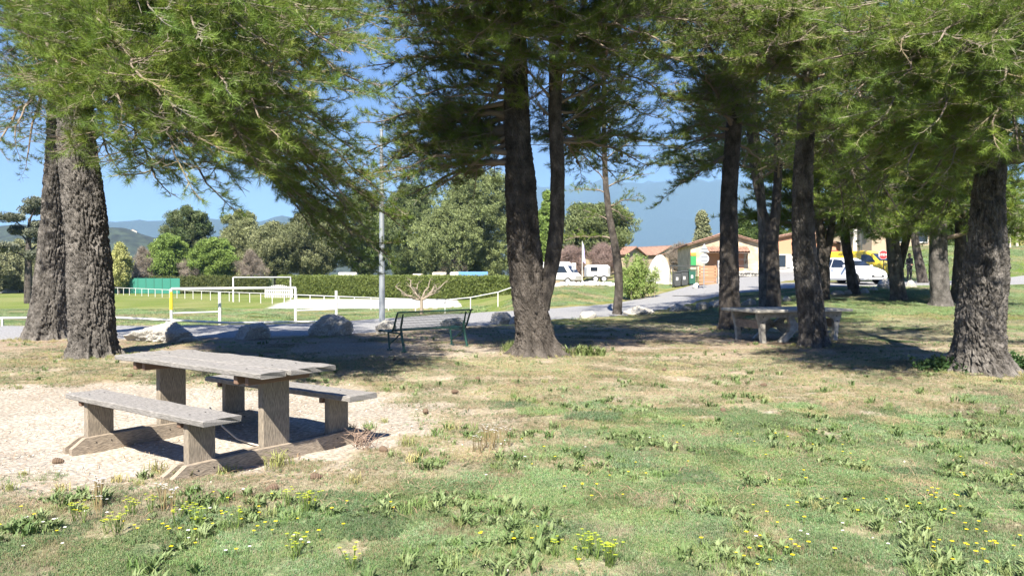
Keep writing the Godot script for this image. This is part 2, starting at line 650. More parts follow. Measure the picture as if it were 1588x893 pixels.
# a side shoot of a pine: a thin stem along +y with twigs and needle tufts; vertex colours are the real colours times four
func make_spray(len_: float, needles: int, nl: float, nw: float, step: float, seed_: int, bare: float) -> ArrayMesh:
	var r := RandomNumberGenerator.new()
	r.seed = seed_
	var mb := MB.new()
	mb.colored = true
	var wood := Color(0.66, 0.58, 0.52)
	mb.col = wood
	var n := 4
	var pts := PackedVector3Array([Vector3.ZERO])
	var rad := PackedFloat32Array([0.010])
	var dir := Vector3.UP
	for k in n:
		dir = (dir + Vector3(r.randf_range(-0.2, 0.2), 0, r.randf_range(-0.12, 0.2))).normalized()
		pts.push_back(pts[k] + dir * len_ / n)
		rad.push_back(0.010 - 0.0017 * (k + 1))
	mb.tube(pts, rad, 4)
	var m := int(len_ / step)
	for q in m + 1:
		var f := clampf((0.06 + 0.94 * (q + r.randf_range(-0.3, 0.3)) / m), 0.03, 1.0) * n
		var i := mini(int(f), n - 1)
		var p := pts[i].lerp(pts[i + 1], f - i)
		var ax := (pts[i + 1] - pts[i]).normalized()
		var td := (ax * r.randf_range(0.5, 1.0) + Vector3((1.0 if q % 2 else -1.0) * r.randf_range(0.1, 1.1), r.randf_range(-0.2, 0.4), r.randf_range(-0.55, 0.75))).normalized()
		var tl := r.randf_range(0.06, 0.24) * (1.2 - 0.5 * f / n) * (0.6 + 0.5 * len_)
		var e := p + td * tl
		mb.col = wood * r.randf_range(0.8, 1.25)
		mb.tube(PackedVector3Array([p, e]), PackedFloat32Array([0.005, 0.003]), 3)
		if r.randf() < bare:
			# a dead twig: only forked wood
			for z in 3:
				var b0 := p.lerp(e, r.randf_range(0.3, 0.9))
				mb.tube(PackedVector3Array([b0, b0 + (td + Vector3(r.randf_range(-1, 1), r.randf_range(-1, 1), r.randf_range(-1, 1))).normalized() * r.randf_range(0.06, 0.16)]), PackedFloat32Array([0.0032, 0.002]), 3)
			continue
		var hue := r.randf()
		var heads := 1 + int(tl / 0.09)
		for z in heads:
			var o := p.lerp(e, 1.0 - float(z) / heads * 0.9)
			var up := (td + Vector3(r.randf_range(-0.3, 0.3), r.randf_range(-0.3, 0.3), 0.25)).normalized()
			var sx := up.cross(Vector3(0.3, 0.1, 0.95)).normalized()
			var sz := sx.cross(up)
			mb.col = Color(0.32, 0.54, 0.12).lerp(Color(0.56, 0.74, 0.16), hue * 0.7 + 0.3 * r.randf()) * r.randf_range(0.8, 1.15)
			for k in needles:
				var hh := 0.09 * r.randf()
				var a := k * 2.399 + r.randf_range(-0.4, 0.4)
				var open := r.randf_range(0.3, 1.15)
				var nd := sx * (sin(open) * cos(a)) + up * cos(open) + sz * (sin(open) * sin(a))
				var sd := nd.cross(Vector3(r.randf_range(-1, 1), r.randf_range(-1, 1), r.randf_range(-1, 1))).normalized() * nw * 0.5
				var b0 := o + up * (hh - 0.05)
				var i0 := mb.v.size()
				mb.pt(b0 - sd)
				mb.pt(b0 + sd)
				mb.pt(b0 + nd * nl * r.randf_range(0.75, 1.1))
				mb.tri(i0, i0 + 1, i0 + 2)
	return mb.mesh()

func make_cone() -> ArrayMesh:
	var mb := MB.new()
	mb.lathe(Vector3.ZERO, [Vector2(0.004, 0.10), Vector2(0.016, 0.092), Vector2(0.014, 0.086), Vector2(0.024, 0.078), Vector2(0.021, 0.070), Vector2(0.031, 0.060), Vector2(0.027, 0.052), Vector2(0.035, 0.042), Vector2(0.030, 0.034), Vector2(0.034, 0.024), Vector2(0.026, 0.016), Vector2(0.026, 0.008), Vector2(0.004, 0.0)], 10)
	return mb.mesh()

func make_clump(n: int, reach: float, leaf: float, seed_: int) -> ArrayMesh:
	var r := RandomNumberGenerator.new()
	r.seed = seed_
	var mb := MB.new()
	for k in n:
		var p := Vector3(r.randfn(), r.randfn(), r.randfn()).normalized() * reach * pow(r.randf(), 0.5)
		var a := Vector3(r.randfn(), r.randfn(), r.randfn()).normalized()
		var b := a.cross(Vector3(r.randfn(), r.randfn(), r.randfn())).normalized()
		var l := leaf * r.randf_range(0.7, 1.3)
		var i := mb.v.size()
		mb.pt(p - a * l)
		mb.pt(p + b * l * 0.5)
		mb.pt(p + a * l)
		mb.pt(p - b * l * 0.5)
		mb.quad(i, i + 1, i + 2, i + 3)
	return mb.mesh()

# y along dir, z as far up as it can be
func along(dir: Vector3, p: Vector3, roll: float, s: float) -> Transform3D:
	var x := dir.cross(Vector3.UP + Vector3(0.01, 0, 0.013)).normalized()
	var z := x.cross(dir)
	var b := Basis(x, dir, z) * Basis(Vector3.UP, roll)
	return Transform3D(b.scaled_local(Vector3(s, s, s)), p)

const SPRAY_LEN := [0.42, 0.68, 1.0]
var VARIANTS := 3

# one limb; its side shoots are gathered in "shoots", one list for each kind of spray: [places, tints]
func limb(parent: Node, shoots: Array, a: Vector3, b: Vector3, r0: float, o: Dictionary) -> void:
	var mb := MB.new()
	var L := a.distance_to(b)
	var arch: float = o.get("arch", 0.25)
	var ctrl := a.lerp(b, 0.5) + Vector3(rr(-0.08, 0.08) * L, arch * L * 0.5, rr(-0.08, 0.08) * L)
	var n := maxi(4, int(L / 0.3))
	var pts := PackedVector3Array()
	var rad := PackedFloat32Array()
	for i in n + 1:
		var t := float(i) / n
		var p := a.lerp(ctrl, t).lerp(ctrl.lerp(b, t), t)
		if i > 0 and i < n:
			p += Vector3(rr(-1, 1), rr(-1, 1), rr(-1, 1)) * 0.045
		pts.push_back(p)
		rad.push_back(lerpf(r0, 0.012, pow(t, 0.7)))
	mb.tube(pts, rad, 6)
	var dens: float = o.get("dens", 7.0)
	var from: float = o.get("from", 0.15)
	var count := int(L * dens * (1.0 - from))
	var side_len: float = o.get("side", 1.0)
	var size: float = o.get("size", 1.0)
	var tone: Color = o.get("tone", Color(1, 1, 1))
	var droop: float = o.get("droop", 0.0)
	var spread: float = o.get("spread", 0.6)
	for k in count + 1:
		var t := from + (1.0 - from) * (k + rr(0, 0.8)) / (count + 1)
		var f := t * n
		var i0 := mini(int(f), n - 1)
		var p := pts[i0].lerp(pts[i0 + 1], f - i0)
		var tan := (pts[i0 + 1] - pts[i0]).normalized()
		var sd := (tan + Vector3.UP.cross(tan).normalized() * (1.0 if k % 2 else -1.0) * rr(0.4, 1.5) + Vector3(0, rr(-spread, spread) - droop, 0)).normalized()
		if k == count:
			p = pts[n]
			sd = tan
		var ls := side_len * (1.15 - 0.5 * t) * rr(0.5, 1.25)
		if ls > 1.05:
			# a longer side branch carries a shoot at its end and two on its way
			var e := p + sd * ls * 0.55 + Vector3(0, rr(-0.08, 0.08), 0)
			mb.tube(PackedVector3Array([p, e]), PackedFloat32Array([0.016, 0.011]), 4)
			for z in 2:
				shoot(shoots, p.lerp(e, 0.4 + 0.4 * z), (sd + Vector3(rr(-0.8, 0.8), rr(-0.6, 0.5), rr(-0.8, 0.8))).normalized(), rr(0.5, 0.75), size, tone)
			shoot(shoots, e, (sd + Vector3(0, rr(-0.2, 0.25), 0)).normalized(), ls * 0.6, size, tone)
		else:
			shoot(shoots, p, sd, ls, size, tone)
	var br := part("branch", mb.mesh(true), M.twig, parent)
	for k in int(o.get("cones", 0.0) + R.randf()):
		var i := int(n * rr(0.55, 0.98))
		part("pine_cone", CONE, M.cone, br, along(Vector3(rr(-0.6, 0.6), -1.0, rr(-0.6, 0.6)).normalized(), pts[i] - Vector3(0, rad[i] + 0.01, 0), 0.0, rr(0.8, 1.2)))

func shoot(shoots: Array, p: Vector3, dir: Vector3, l: float, size: float, tone: Color) -> void:
	var k := 0 if l < 0.55 else (1 if l < 0.84 else 2)
	var q: Array = shoots[k * VARIANTS + R.randi() % VARIANTS]
	var base: float = SPRAY_LEN[k]
	q[0].append(along(dir, p, rr(-0.5, 0.5), clampf(l / base, 0.8, 1.25) * size))
	var b := 0.25 * rr(0.82, 1.18)
	q[1].append(Color(tone.r * b * rr(0.92, 1.08), tone.g * b, tone.b * b * rr(0.8, 1.2)))

func no_shoots() -> Array:
	var a := []
	for k in 3 * VARIANTS:
		a.append([[], []])
	return a

# trunk through [pixel column, pixel row, width in pixels] at one distance, with bark relief; returns points and radii upwards
func trunk_spine(px: Array, d: float, lean := 0.0) -> Array:
	var out := []
	for k in px.size():
		var q: Array = px[k]
		var dd: float = d + lean * k
		out.append([P(q[0], q[1], dd), 0.445 * q[2] / F * dd])
	return out

func spine_at(sp: Array, h: float) -> Array:
	for k in sp.size() - 1:
		if sp[k + 1][0].y >= h or k == sp.size() - 2:
			var a: Vector3 = sp[k][0]
			var b: Vector3 = sp[k + 1][0]
			var t := clampf((h - a.y) / (b.y - a.y), 0, 1)
			return [a.lerp(b, t), lerpf(sp[k][1], sp[k + 1][1], t)]
	return sp[-1]

func trunk_mesh(sp: Array, sides: int, dy: float, bark: float, flare: float, seed_: int, bury := 0.12) -> ArrayMesh:
	var mb := MB.new()
	var lowest: Vector3 = sp[0][0]
	var y1: float = sp[-1][0].y
	var ys := PackedFloat32Array()
	var y0 := lowest.y - bury
	while y0 < y1:
		ys.push_back(y0)
		y0 += dy if y0 < 5.2 else dy * 4.0
	for y in ys:
		# smooth the bends by averaging the spine over a short height
		var pa := Vector3.ZERO
		var ra := 0.0
		for s in [-0.22, -0.1, 0.0, 0.1, 0.22]:
			var q := spine_at(sp, y + s)
			pa += q[0]
			ra += q[1]
		pa /= 5.0
		ra /= 5.0
		pa.y = y
		var hgt := y - lowest.y
		var foot := exp(-maxf(hgt, -0.1) / (0.05 + 0.35 * ra))
		for k in sides:
			var a := TAU * k / sides
			var cx := cos(a)
			var cz := sin(a)
			var r := ra
			var lobes := 0.5 + 0.5 * n2.get_noise_2d(cx * 2.8 + seed_ * 11.0, cz * 2.8)
			r += flare * ra * (0.1 + 2.6 * lobes * lobes) * foot
			r *= 1.0 + 0.10 * n1.get_noise_3d(cx * 0.9 + seed_ * 7.0, y * 0.8, cz * 0.9)
			var wx := cx * ra
			var wz := cz * ra
			var wob := 0.05 * n1.get_noise_3d(wx * 5.0, y * 3.0, wz * 5.0 + seed_)
			# plates between cracks, at three sizes, deeper in some places than in others
			var big := nc.get_noise_3d((wx + wob * 2.0) * 9.0, (y + wob * 3.0) * 1.9 + seed_ * 2.0, (wz + wob * 2.0) * 9.0) + 1.0
			var c1 := nc.get_noise_3d((wx + wob) * 17.0, (y + wob * 2.0) * 4.0 + seed_ * 3.0, (wz + wob) * 17.0) + 1.0
			var c2 := nc.get_noise_3d((wx - wob) * 34.0, (y + wob) * 12.0 + seed_ * 5.0, (wz - wob) * 34.0) + 1.0
			var fine := n1.get_noise_3d(wx * 30.0, y * 14.0, wz * 30.0 + seed_)
			var deep := 0.75 + 0.7 * n1.get_noise_3d(wx * 1.6 + 3.0, y * 1.1, wz * 1.6 + seed_)
			r += deep * bark * (0.85 * (smoothstep(0.0, 0.20, big) - 0.9) + 0.55 * (smoothstep(0.0, 0.20, c1) - 0.85) + 0.3 * (smoothstep(0.0, 0.25, c2) - 0.8)) + bark * 0.35 * fine
			mb.pt(pa + Vector3(cx * r, 0, cz * r))
	for i in ys.size() - 1:
		for k in sides:
			var k2 := (k + 1) % sides
			var p := i * sides
			mb.quad(p + k, p + k2, p + sides + k2, p + sides + k)
	return mb.mesh(true)

# limbs all round the upper trunk
func auto_limbs(t: Node, shoots: Array, sp: Array, h0: float, h1: float, n: int, l0: float, l1: float, o: Dictionary, az0 := 0.0) -> void:
	for k in n:
		var f := (k + 0.5) / n
		var h := lerpf(h0, h1, f)
		var q := spine_at(sp, h)
		var az := az0 + k * 2.39996 + rr(-0.3, 0.3)
		var l := lerpf(l0, l1, f) * rr(0.8, 1.15)
		var e: Vector3 = q[0] + Vector3(cos(az) * l, rr(-0.12, 0.22) * l + 0.25 * f * l, sin(az) * l)
		limb(t, shoots, q[0], e, clampf(q[1] * 0.35, 0.03, 0.12), o)

func pine(label: String, d: float, px: Array, look: Dictionary) -> Array:
	var sp := trunk_spine(px, d, look.get("lean", 0.0))
	var foot := ground_at(sp[0][0].x, -sp[0][0].z)
	sp[0][0].y = foot.y
	var t := thing("pine_tree", label, "tree", Vector3.ZERO, 0.0, look.get("group", "pines in the park"))
	part("trunk", trunk_mesh(sp, look.get("sides", 48), look.get("dy", 0.07), look.get("bark", 0.02), look.get("flare", 0.25), look.get("seed", 1)), look.get("mat", M.bark), t)
	return [t, sp]

func crown(t: Node, shoots: Array, lod: int) -> void:
	for k in shoots.size():
		if shoots[k][0].size() > 0:
			swarm("crown", SPRAY[lod][k], M.needle, shoots[k][0], shoots[k][1], t)

# limbs to chosen places: each [height on the trunk, u, v, distance]
func reach(t: Node, shoots: Array, sp: Array, list: Array, o: Dictionary) -> void:
	for q in list:
		var s := spine_at(sp, q[0] + rr(-0.45, 0.45))
		limb(t, shoots, s[0], P(q[1], q[2], q[3]), clampf(s[1] * 0.3, 0.03, 0.11), o)

const NEEDLE := Color(1.3, 1.3, 1.05)

func build_pines() -> void:
	# needle sprays: near, middle and far trees
	for q in [[26, 0.105, 0.0042, 0.058, 0.20], [20, 0.125, 0.0065, 0.072, 0.26], [13, 0.19, 0.014, 0.09, 0.05]]:
		var row := []
		for k in 3:
			for z in VARIANTS:
				row.append(make_spray(SPRAY_LEN[k], q[0], q[1], q[2], q[3], 100 + k * 10 + z, q[4]))
		SPRAY.append(row)
	CONE = make_cone()
	var w := no_shoots()
	# --- the twin trunks: the big grey pine whose boughs hang over the picnic table
	var lit := {"tone": NEEDLE, "cones": 0.8, "dens": 11.0, "side": 1.0, "arch": 0.30}
	var a := pine("huge grey pine beside the picnic table, its bough hanging low towards it", 14.8, [[145, 553, 76], [144, 525, 72], [140, 450, 72], [135, 380, 68], [128, 300, 66], [120, 240, 60], [112, 120, 50], [104, 0, 44], [95, -150, 34], [90, -280, 20], [88, -380, 8]], {"sides": 230, "dy": 0.024, "bark": 0.062, "flare": 0.26, "seed": 2, "mat": M.bark_grey})
	reach(a[0], w, a[1], [[6.2, 110, 190, 10.2], [6.0, 165, 235, 9.6], [6.4, 240, 275, 9.4], [6.2, 320, 285, 9.6], [6.6, 390, 245, 9.6], [6.8, 455, 205, 9.9], [7.0, 505, 130, 10.0], [7.2, 535, 60, 10.2], [6.8, 250, 150, 8.9], [7.0, 350, 130, 8.8], [7.2, 420, 70, 9.0], [7.2, 180, 90, 9.4], [7.4, 300, 40, 8.8], [7.5, 130, 60, 10.2], [6.9, 200, 190, 8.8], [7.1, 300, 210, 8.7], [7.4, 470, 20, 9.6], [7.6, 230, 10, 8.8], [7.2, 400, 180, 9.2], [6.6, 90, 130, 9.6], [6.8, 130, 150, 9.0], [7.0, 500, 190, 10.6], [7.2, 545, 120, 11.0], [7.0, 350, 260, 10.6], [6.9, 270, 240, 8.9], [7.4, 560, 20, 11.2], [7.2, 450, 130, 8.8], [7.6, 380, 10, 8.4], [7.0, 220, 120, 8.4], [7.2, 500, 60, 9.2]], lit)
	var shade := {"tone": NEEDLE, "dens": 7.0, "side": 0.95, "arch": 0.25}
	reach(a[0], w, a[1], [[7.0, 470, 262, 13.0], [6.8, 530, 300, 13.6], [6.6, 560, 345, 14.2], [6.4, 490, 330, 14.4], [6.6, 590, 300, 15.0], [7.0, 545, 230, 13.0], [6.4, 520, 375, 15.0], [6.6, 460, 300, 13.8], [6.2, 580, 385, 15.8], [6.8, 500, 255, 12.6], [6.5, 620, 350, 16.4], [6.2, 540, 330, 15.6], [6.2, 480, 350, 15.2], [6.0, 600, 395, 16.6], [6.2, 560, 300, 15.0], [6.0, 440, 270, 13.4], [6.3, 515, 270, 14.2], [6.1, 610, 330, 17.0], [6.0, 560, 405, 17.0]], shade)
	auto_limbs(a[0], w, a[1], 7.8, 11.5, 12, 4.0, 2.0, {"dens": 6.0, "size": 1.35})
	crown(a[0], w, 0)
	w = no_shoots()
	a = pine("tall grey pine close behind the huge one, its trunk partly hidden", 19.0, [[70, 528, 64], [75, 480, 58], [80, 420, 52], [86, 340, 46], [90, 260, 42], [93, 150, 38], [92, 0, 32], [92, -120, 24], [92, -230, 10]], {"sides": 170, "dy": 0.032, "bark": 0.06, "flare": 0.24, "seed": 3, "mat": M.bark_grey})
	reach(a[0], w, a[1], [[7.4, 12, 80, 17.0], [7.0, 22, 215, 16.5], [6.6, -20, 250, 16.5], [7.2, 45, 150, 16.0], [7.0, -30, 120, 17.5], [6.8, 40, 250, 17.0], [7.8, 30, 10, 16.5], [7.6, 60, 60, 16.5], [8.2, 150, 20, 16.0]], {"dens": 7.0, "side": 0.9})
	auto_limbs(a[0], w, a[1], 8.0, 12.0, 14, 4.4, 2.2, {"dens": 6.0, "size": 1.35})
	crown(a[0], w, 1)

	# --- the two-stemmed pine by the bench
	w = no_shoots()
	a = pine("dark two-stemmed pine beside the green bench, lower boughs full of bare twigs", 15.2, [[838, 550, 78], [832, 532, 68], [826, 500, 62], [818, 440, 60], [812, 380, 58], [808, 300, 54], [803, 220, 46], [800, 120, 40], [800, 0, 34], [802, -150, 26], [805, -300, 10]], {"sides": 200, "dy": 0.027, "bark": 0.05, "flare": 0.55, "seed": 4})
	var stem := trunk_spine([[842, 474, 22], [852, 430, 27], [859, 390, 28], [864, 340, 27], [865, 260, 25], [860, 180, 24], [862, 60, 22], [868, -80, 16], [872, -180, 8]], 15.15)
	part("stem", trunk_mesh(stem, 44, 0.06, 0.016, 0.0, 6, 0.1), M.bark, a[0])
	var dusk := {"tone": NEEDLE, "cones": 0.7, "dens": 6.5, "side": 1.0, "arch": 0.25}
	reach(a[0], w, a[1], [[4.2, 600, 250, 16.6], [4.6, 650, 255, 17.6], [5.0, 580, 190, 16.6], [5.2, 640, 150, 15.6], [5.6, 590, 100, 16.1], [5.6, 700, 150, 14.6], [6.0, 620, 40, 15.6], [6.2, 700, 60, 14.6], [5.4, 740, 190, 15.6], [6.4, 560, 20, 16.4], [4.8, 700, 215, 18.0], [5.8, 660, 100, 18.4], [6.2, 740, 20, 14.6], [5.0, 620, 200, 18.4], [5.9, 670, 110, 15.8], [6.1, 600, 140, 17.6], [5.4, 680, 200, 17.0], [5.6, 630, 230, 16.2], [5.8, 720, 130, 16.6], [6.0, 760, 150, 14.8], [6.2, 650, 20, 17.4], [6.0, 580, 60, 18.2], [4.4, 690, 250, 16.4]], dusk)
	reach(a[0], w, a[1], [[6.8, 660, 50, 13.2], [6.8, 730, 70, 12.8], [6.9, 790, 60, 12.6], [6.8, 840, 80, 12.8], [6.9, 900, 50, 12.8], [6.7, 960, 80, 13.2], [6.8, 1020, 60, 13.2], [6.9, 700, 10, 12.6], [6.9, 870, 10, 12.4], [6.8, 1060, 30, 13.4], [6.7, 780, 110, 13.6], [6.7, 860, 120, 13.8], [6.6, 930, 110, 13.8], [6.6, 610, 30, 13.6]], dusk)
	reach(a[0], w, a[1], [[4.3, 590, 285, 16.0], [4.2, 640, 300, 17.0], [4.4, 680, 290, 15.4], [4.3, 720, 275, 16.8], [4.4, 610, 265, 15.0], [4.6, 570, 235, 16.4], [4.4, 740, 250, 15.2], [4.5, 650, 240, 17.6], [4.6, 690, 225, 17.2], [4.2, 560, 275, 17.4], [4.5, 720, 225, 18.0]], dusk)
	reach(a[0], w, stem, [[4.4, 900, 260, 16.6], [4.5, 950, 270, 17.4], [4.6, 990, 250, 16.6], [4.4, 920, 225, 17.8], [4.7, 1030, 225, 17.4], [4.5, 880, 240, 18.0]], dusk)
	reach(a[0], w, stem, [[4.6, 930, 180, 16.1], [5.2, 990, 120, 15.6], [5.0, 960, 215, 17.4], [5.6, 1020, 70, 15.2], [5.4, 900, 110, 15.0], [6.0, 960, 40, 14.6], [6.2, 1040, 20, 15.1], [5.6, 1040, 150, 17.2], [6.4, 860, 30, 14.6], [5.2, 850, 130, 14.8], [5.4, 800, 90, 14.6], [6.0, 1060, 95, 16.2], [5.6, 910, 60, 16.4], [5.0, 885, 170, 18.2], [6.2, 1000, 10, 17.0], [5.0, 830, 160, 15.0], [5.6, 940, 90, 14.6], [5.2, 1010, 180, 17.6], [5.8, 870, 80, 14.8], [6.0, 920, 20, 14.6], [5.4, 960, 150, 16.6], [5.8, 1080, 60, 17.2], [5.0, 900, 210, 17.2]], dusk)
	reach(a[0], w, a[1], [[9.0, 640, -110, 11.6], [9.2, 720, -140, 11.0], [9.4, 800, -150, 11.0], [9.2, 880, -140, 11.2], [9.0, 960, -110, 11.6], [8.6, 600, -60, 12.6], [8.6, 1030, -70, 12.4], [8.8, 680, -60, 11.8], [8.8, 840, -60, 11.4], [8.8, 920, -60, 11.8], [8.4, 760, -50, 12.0]], {"tone": NEEDLE, "dens": 11.0, "side": 1.3, "size": 1.2})  # boughs above the view, added to shade the crown behind and below
	auto_limbs(a[0], w, a[1], 6.6, 10.6, 24, 4.6, 2.2, {"dens": 8.0, "size": 1.35})
	crown(a[0], w, 1)

	# --- the thin sapling by the roadside stones
	w = no_shoots()
	a = pine("thin curving young pine among the roadside stones, sparse crown", 30.0, [[957, 487, 17], [960, 450, 15], [959, 415, 15], [953, 375, 14], [944, 330, 12], [939, 280, 10], [937, 220, 8], [936, 100, 6], [935, 60, 3]], {"sides": 24, "dy": 0.12, "bark": 0.012, "flare": 0.1, "seed": 5})
	var thin := {"dens": 5.0, "side": 0.8, "size": 1.0, "tone": NEEDLE}
	reach(a[0], w, a[1], [[5.0, 890, 295, 30.0], [5.6, 895, 235, 29.5], [4.6, 985, 310, 29.5], [5.2, 1005, 270, 30.5], [6.0, 990, 215, 30.0], [6.4, 900, 190, 30.0], [3.8, 905, 325, 30.0], [4.0, 975, 345, 30.0], [6.8, 960, 160, 29.5], [7.2, 905, 140, 30.0], [2.6, 878, 372, 30.4]], thin)
	auto_limbs(a[0], w, a[1], 6.5, 10.5, 9, 2.2, 1.0, thin)
	crown(a[0], w, 1)

	# --- behind the table-tennis table
	w = no_shoots()
	a = pine("straight dark pine close behind the concrete table-tennis table", 22.0, [[1134, 512, 40], [1132, 470, 35], [1131, 400, 32], [1131, 300, 29], [1138, 200, 27], [1143, 140, 25], [1148, 40, 22], [1150, -80, 16], [1152, -170, 6]], {"sides": 100, "dy": 0.05, "bark": 0.022, "flare": 0.2, "seed": 7})
	var dark := {"tone": NEEDLE, "dens": 7.5, "side": 1.15, "size": 1.15, "arch": 0.25}
	reach(a[0], w, a[1], [[5.0, 1050, 290, 22.0], [5.4, 1030, 245, 22.5], [5.8, 1060, 200, 21.5], [6.2, 1040, 150, 21.0], [6.0, 1100, 170, 20.0], [6.4, 1180, 170, 20.5], [6.0, 1200, 210, 21.0], [6.4, 1090, 110, 19.5], [6.6, 1170, 120, 19.5], [5.2, 1090, 265, 23.5], [5.6, 1180, 255, 23.0], [6.0, 1130, 190, 24.5], [6.6, 1060, 90, 20.5], [6.8, 1210, 90, 20.0], [5.8, 1110, 220, 24.0], [6.4, 1160, 150, 24.5]], dark)
	reach(a[0], w, a[1], [[10.0, 1040, -90, 17.0], [10.4, 1090, -130, 16.6], [10.6, 1140, -140, 16.4], [10.4, 1190, -120, 16.8], [9.6, 1010, -40, 18.0], [9.6, 1220, -50, 17.6], [9.8, 1070, -40, 17.0], [10.0, 1150, -50, 16.8]], {"tone": NEEDLE, "dens": 11.0, "side": 1.4, "size": 1.25})  # unseen high boughs, added on the sun side to darken this crown
	auto_limbs(a[0], w, a[1], 6.8, 12.0, 22, 4.4, 2.2, {"dens": 8.0, "size": 1.4})
	crown(a[0], w, 1)
	w = no_shoots()
	a = pine("slim pale sunlit pine beside the dark forked one by the road", 29.2, [[1187, 476, 21], [1186, 420, 20], [1184, 350, 17], [1178, 280, 15], [1172, 200, 12], [1168, 100, 8], [1166, 40, 4]], {"sides": 32, "dy": 0.1, "bark": 0.014, "flare": 0.15, "seed": 8, "mat": M.bark_grey})
	auto_limbs(a[0], w, a[1], 5.2, 11.0, 15, 3.4, 1.6, dark, 1.0)
	crown(a[0], w, 1)
	w = no_shoots()
	a = pine("dark pine forking into a wishbone by the road", 27.6, [[1202, 476, 25], [1199, 420, 23], [1196, 365, 24], [1203, 335, 17], [1207, 280, 14], [1206, 200, 12], [1208, 100, 8], [1209, 30, 4]], {"sides": 36, "dy": 0.09, "bark": 0.014, "flare": 0.15, "seed": 9})
	stem = trunk_spine([[1196, 372, 16], [1188, 340, 14], [1176, 300, 13], [1168, 250, 12], [1160, 170, 10], [1156, 80, 5]], 27.6)
	part("stem", trunk_mesh(stem, 24, 0.09, 0.010, 0.0, 10, 0.1), M.bark, a[0])
	auto_limbs(a[0], w, a[1], 5.0, 11.0, 14, 3.6, 1.6, dark, 2.0)
	auto_limbs(a[0], w, stem, 5.2, 9.5, 9, 3.2, 1.6, dark, 0.3)
	crown(a[0], w, 1)

	# --- in front of the table-tennis table
	w = no_shoots()
	a = pine("leaning grey-brown pine standing against the concrete table-tennis table", 16.9, [[1264, 536, 50], [1262, 510, 45], [1257, 470, 44], [1251, 430, 42], [1247, 380, 38], [1245, 330, 36], [1246, 260, 33], [1251, 190, 30], [1257, 120, 27], [1265, 40, 24], [1270, -80, 18], [1274, -240, 6]], {"sides": 150, "dy": 0.03, "bark": 0.042, "flare": 0.22, "seed": 11, "mat": M.bark_grey})
	var soft := {"tone": NEEDLE, "cones": 0.3, "dens": 8.0, "side": 1.0, "arch": 0.28}
	reach(a[0], w, a[1], [[6.4, 1150, 90, 13.4], [6.4, 1090, 60, 13.6], [6.8, 1120, 10, 13.0], [6.6, 1190, 80, 13.0], [6.8, 1180, 20, 12.6], [6.9, 1230, 5, 12.4], [6.4, 1060, 30, 14.4], [6.2, 1190, 120, 14.6], [6.4, 1300, 100, 13.0], [6.2, 1340, 170, 13.0], [6.0, 1320, 215, 14.0], [5.8, 1390, 250, 14.4], [6.6, 1310, 40, 12.4], [5.6, 1340, 300, 15.6], [5.6, 1390, 320, 17.0], [5.4, 1330, 270, 17.6], [5.2, 1310, 330, 18.6], [5.6, 1360, 350, 18.2], [6.2, 1360, 120, 12.8], [6.8, 1090, 10, 12.6], [5.8, 1420, 200, 13.8]], soft)
	auto_limbs(a[0], w, a[1], 7.4, 11.2, 12, 3.8, 1.8, {"dens": 6.0, "size": 1.35})
	crown(a[0], w, 1)

	# --- the swollen trunk with ivy at its foot
	w = no_shoots()
	a = pine("thick twisted pine with swollen pale base and ivy at its foot", 12.5, [[1524, 580, 92], [1521, 557, 82], [1520, 520, 80], [1523, 470, 76], [1529, 420, 72], [1533, 380, 62], [1533, 330, 54], [1536, 280, 48], [1542, 220, 42], [1551, 140, 40], [1560, 60, 38], [1568, -60, 32], [1574, -220, 22], [1580, -380, 8]], {"sides": 230, "dy": 0.024, "bark": 0.06, "flare": 0.55, "seed": 12, "mat": M.bark_grey})
	stem = [[P(1548, 235, 12.5), 0.20], [P(1580, 240, 12.3), 0.16], [P(1640, 215, 12.0), 0.13], [P(1720, 150, 11.6), 0.08]]
	var pts := PackedVector3Array()
	var rad := PackedFloat32Array()
	for s in stem:
		pts.push_back(s[0])
		rad.push_back(s[1])
	var sm := MB.new()
	sm.tube(pts, rad, 12)
	part("stem", sm.mesh(true), M.bark, a[0])
	reach(a[0], w, a[1], [[4.8, 1350, 200, 10.6], [5.0, 1410, 250, 10.4], [5.2, 1460, 180, 9.6], [5.4, 1400, 120, 9.8], [5.2, 1330, 140, 11.0], [5.6, 1480, 90, 9.2], [5.6, 1360, 60, 10.0], [5.8, 1440, 30, 9.4], [5.8, 1540, 60, 9.0], [5.2, 1540, 190, 9.6], [5.0, 1600, 150, 9.8], [5.6, 1600, 40, 9.0], [4.6, 1430, 290, 11.6], [4.6, 1380, 270, 12.4], [5.8, 1520, 10, 9.0], [5.0, 1300, 200, 12.0], [5.4, 1290, 90, 11.6], [5.6, 1330, 10, 10.4], [4.6, 1460, 330, 13.4], [5.0, 1620, 260, 11.4], [5.0, 1500, 140, 10.4], [5.4, 1440, 100, 10.6], [5.2, 1380, 170, 10.2], [5.4, 1330, 50, 9.8], [5.0, 1480, 240, 10.8], [5.6, 1400, 60, 9.2], [4.8, 1330, 250, 11.6], [5.6, 1560, 120, 9.2], [4.6, 1420, 340, 13.8], [4.8, 1480, 300, 12.8], [5.6, 1460, 60, 8.8], [5.2, 1580, 230, 10.4], [5.0, 1360, 300, 13.0], [5.4, 1260, 140, 11.8]], soft)
	auto_limbs(a[0], w, a[1], 6.8, 10.6, 12, 3.8, 1.8, {"dens": 6.0, "size": 1.35})
	crown(a[0], w, 0)

	# --- the grove towards the parked car
	var back := {"tone": NEEDLE, "dens": 6.5, "side": 1.2, "size": 1.3}
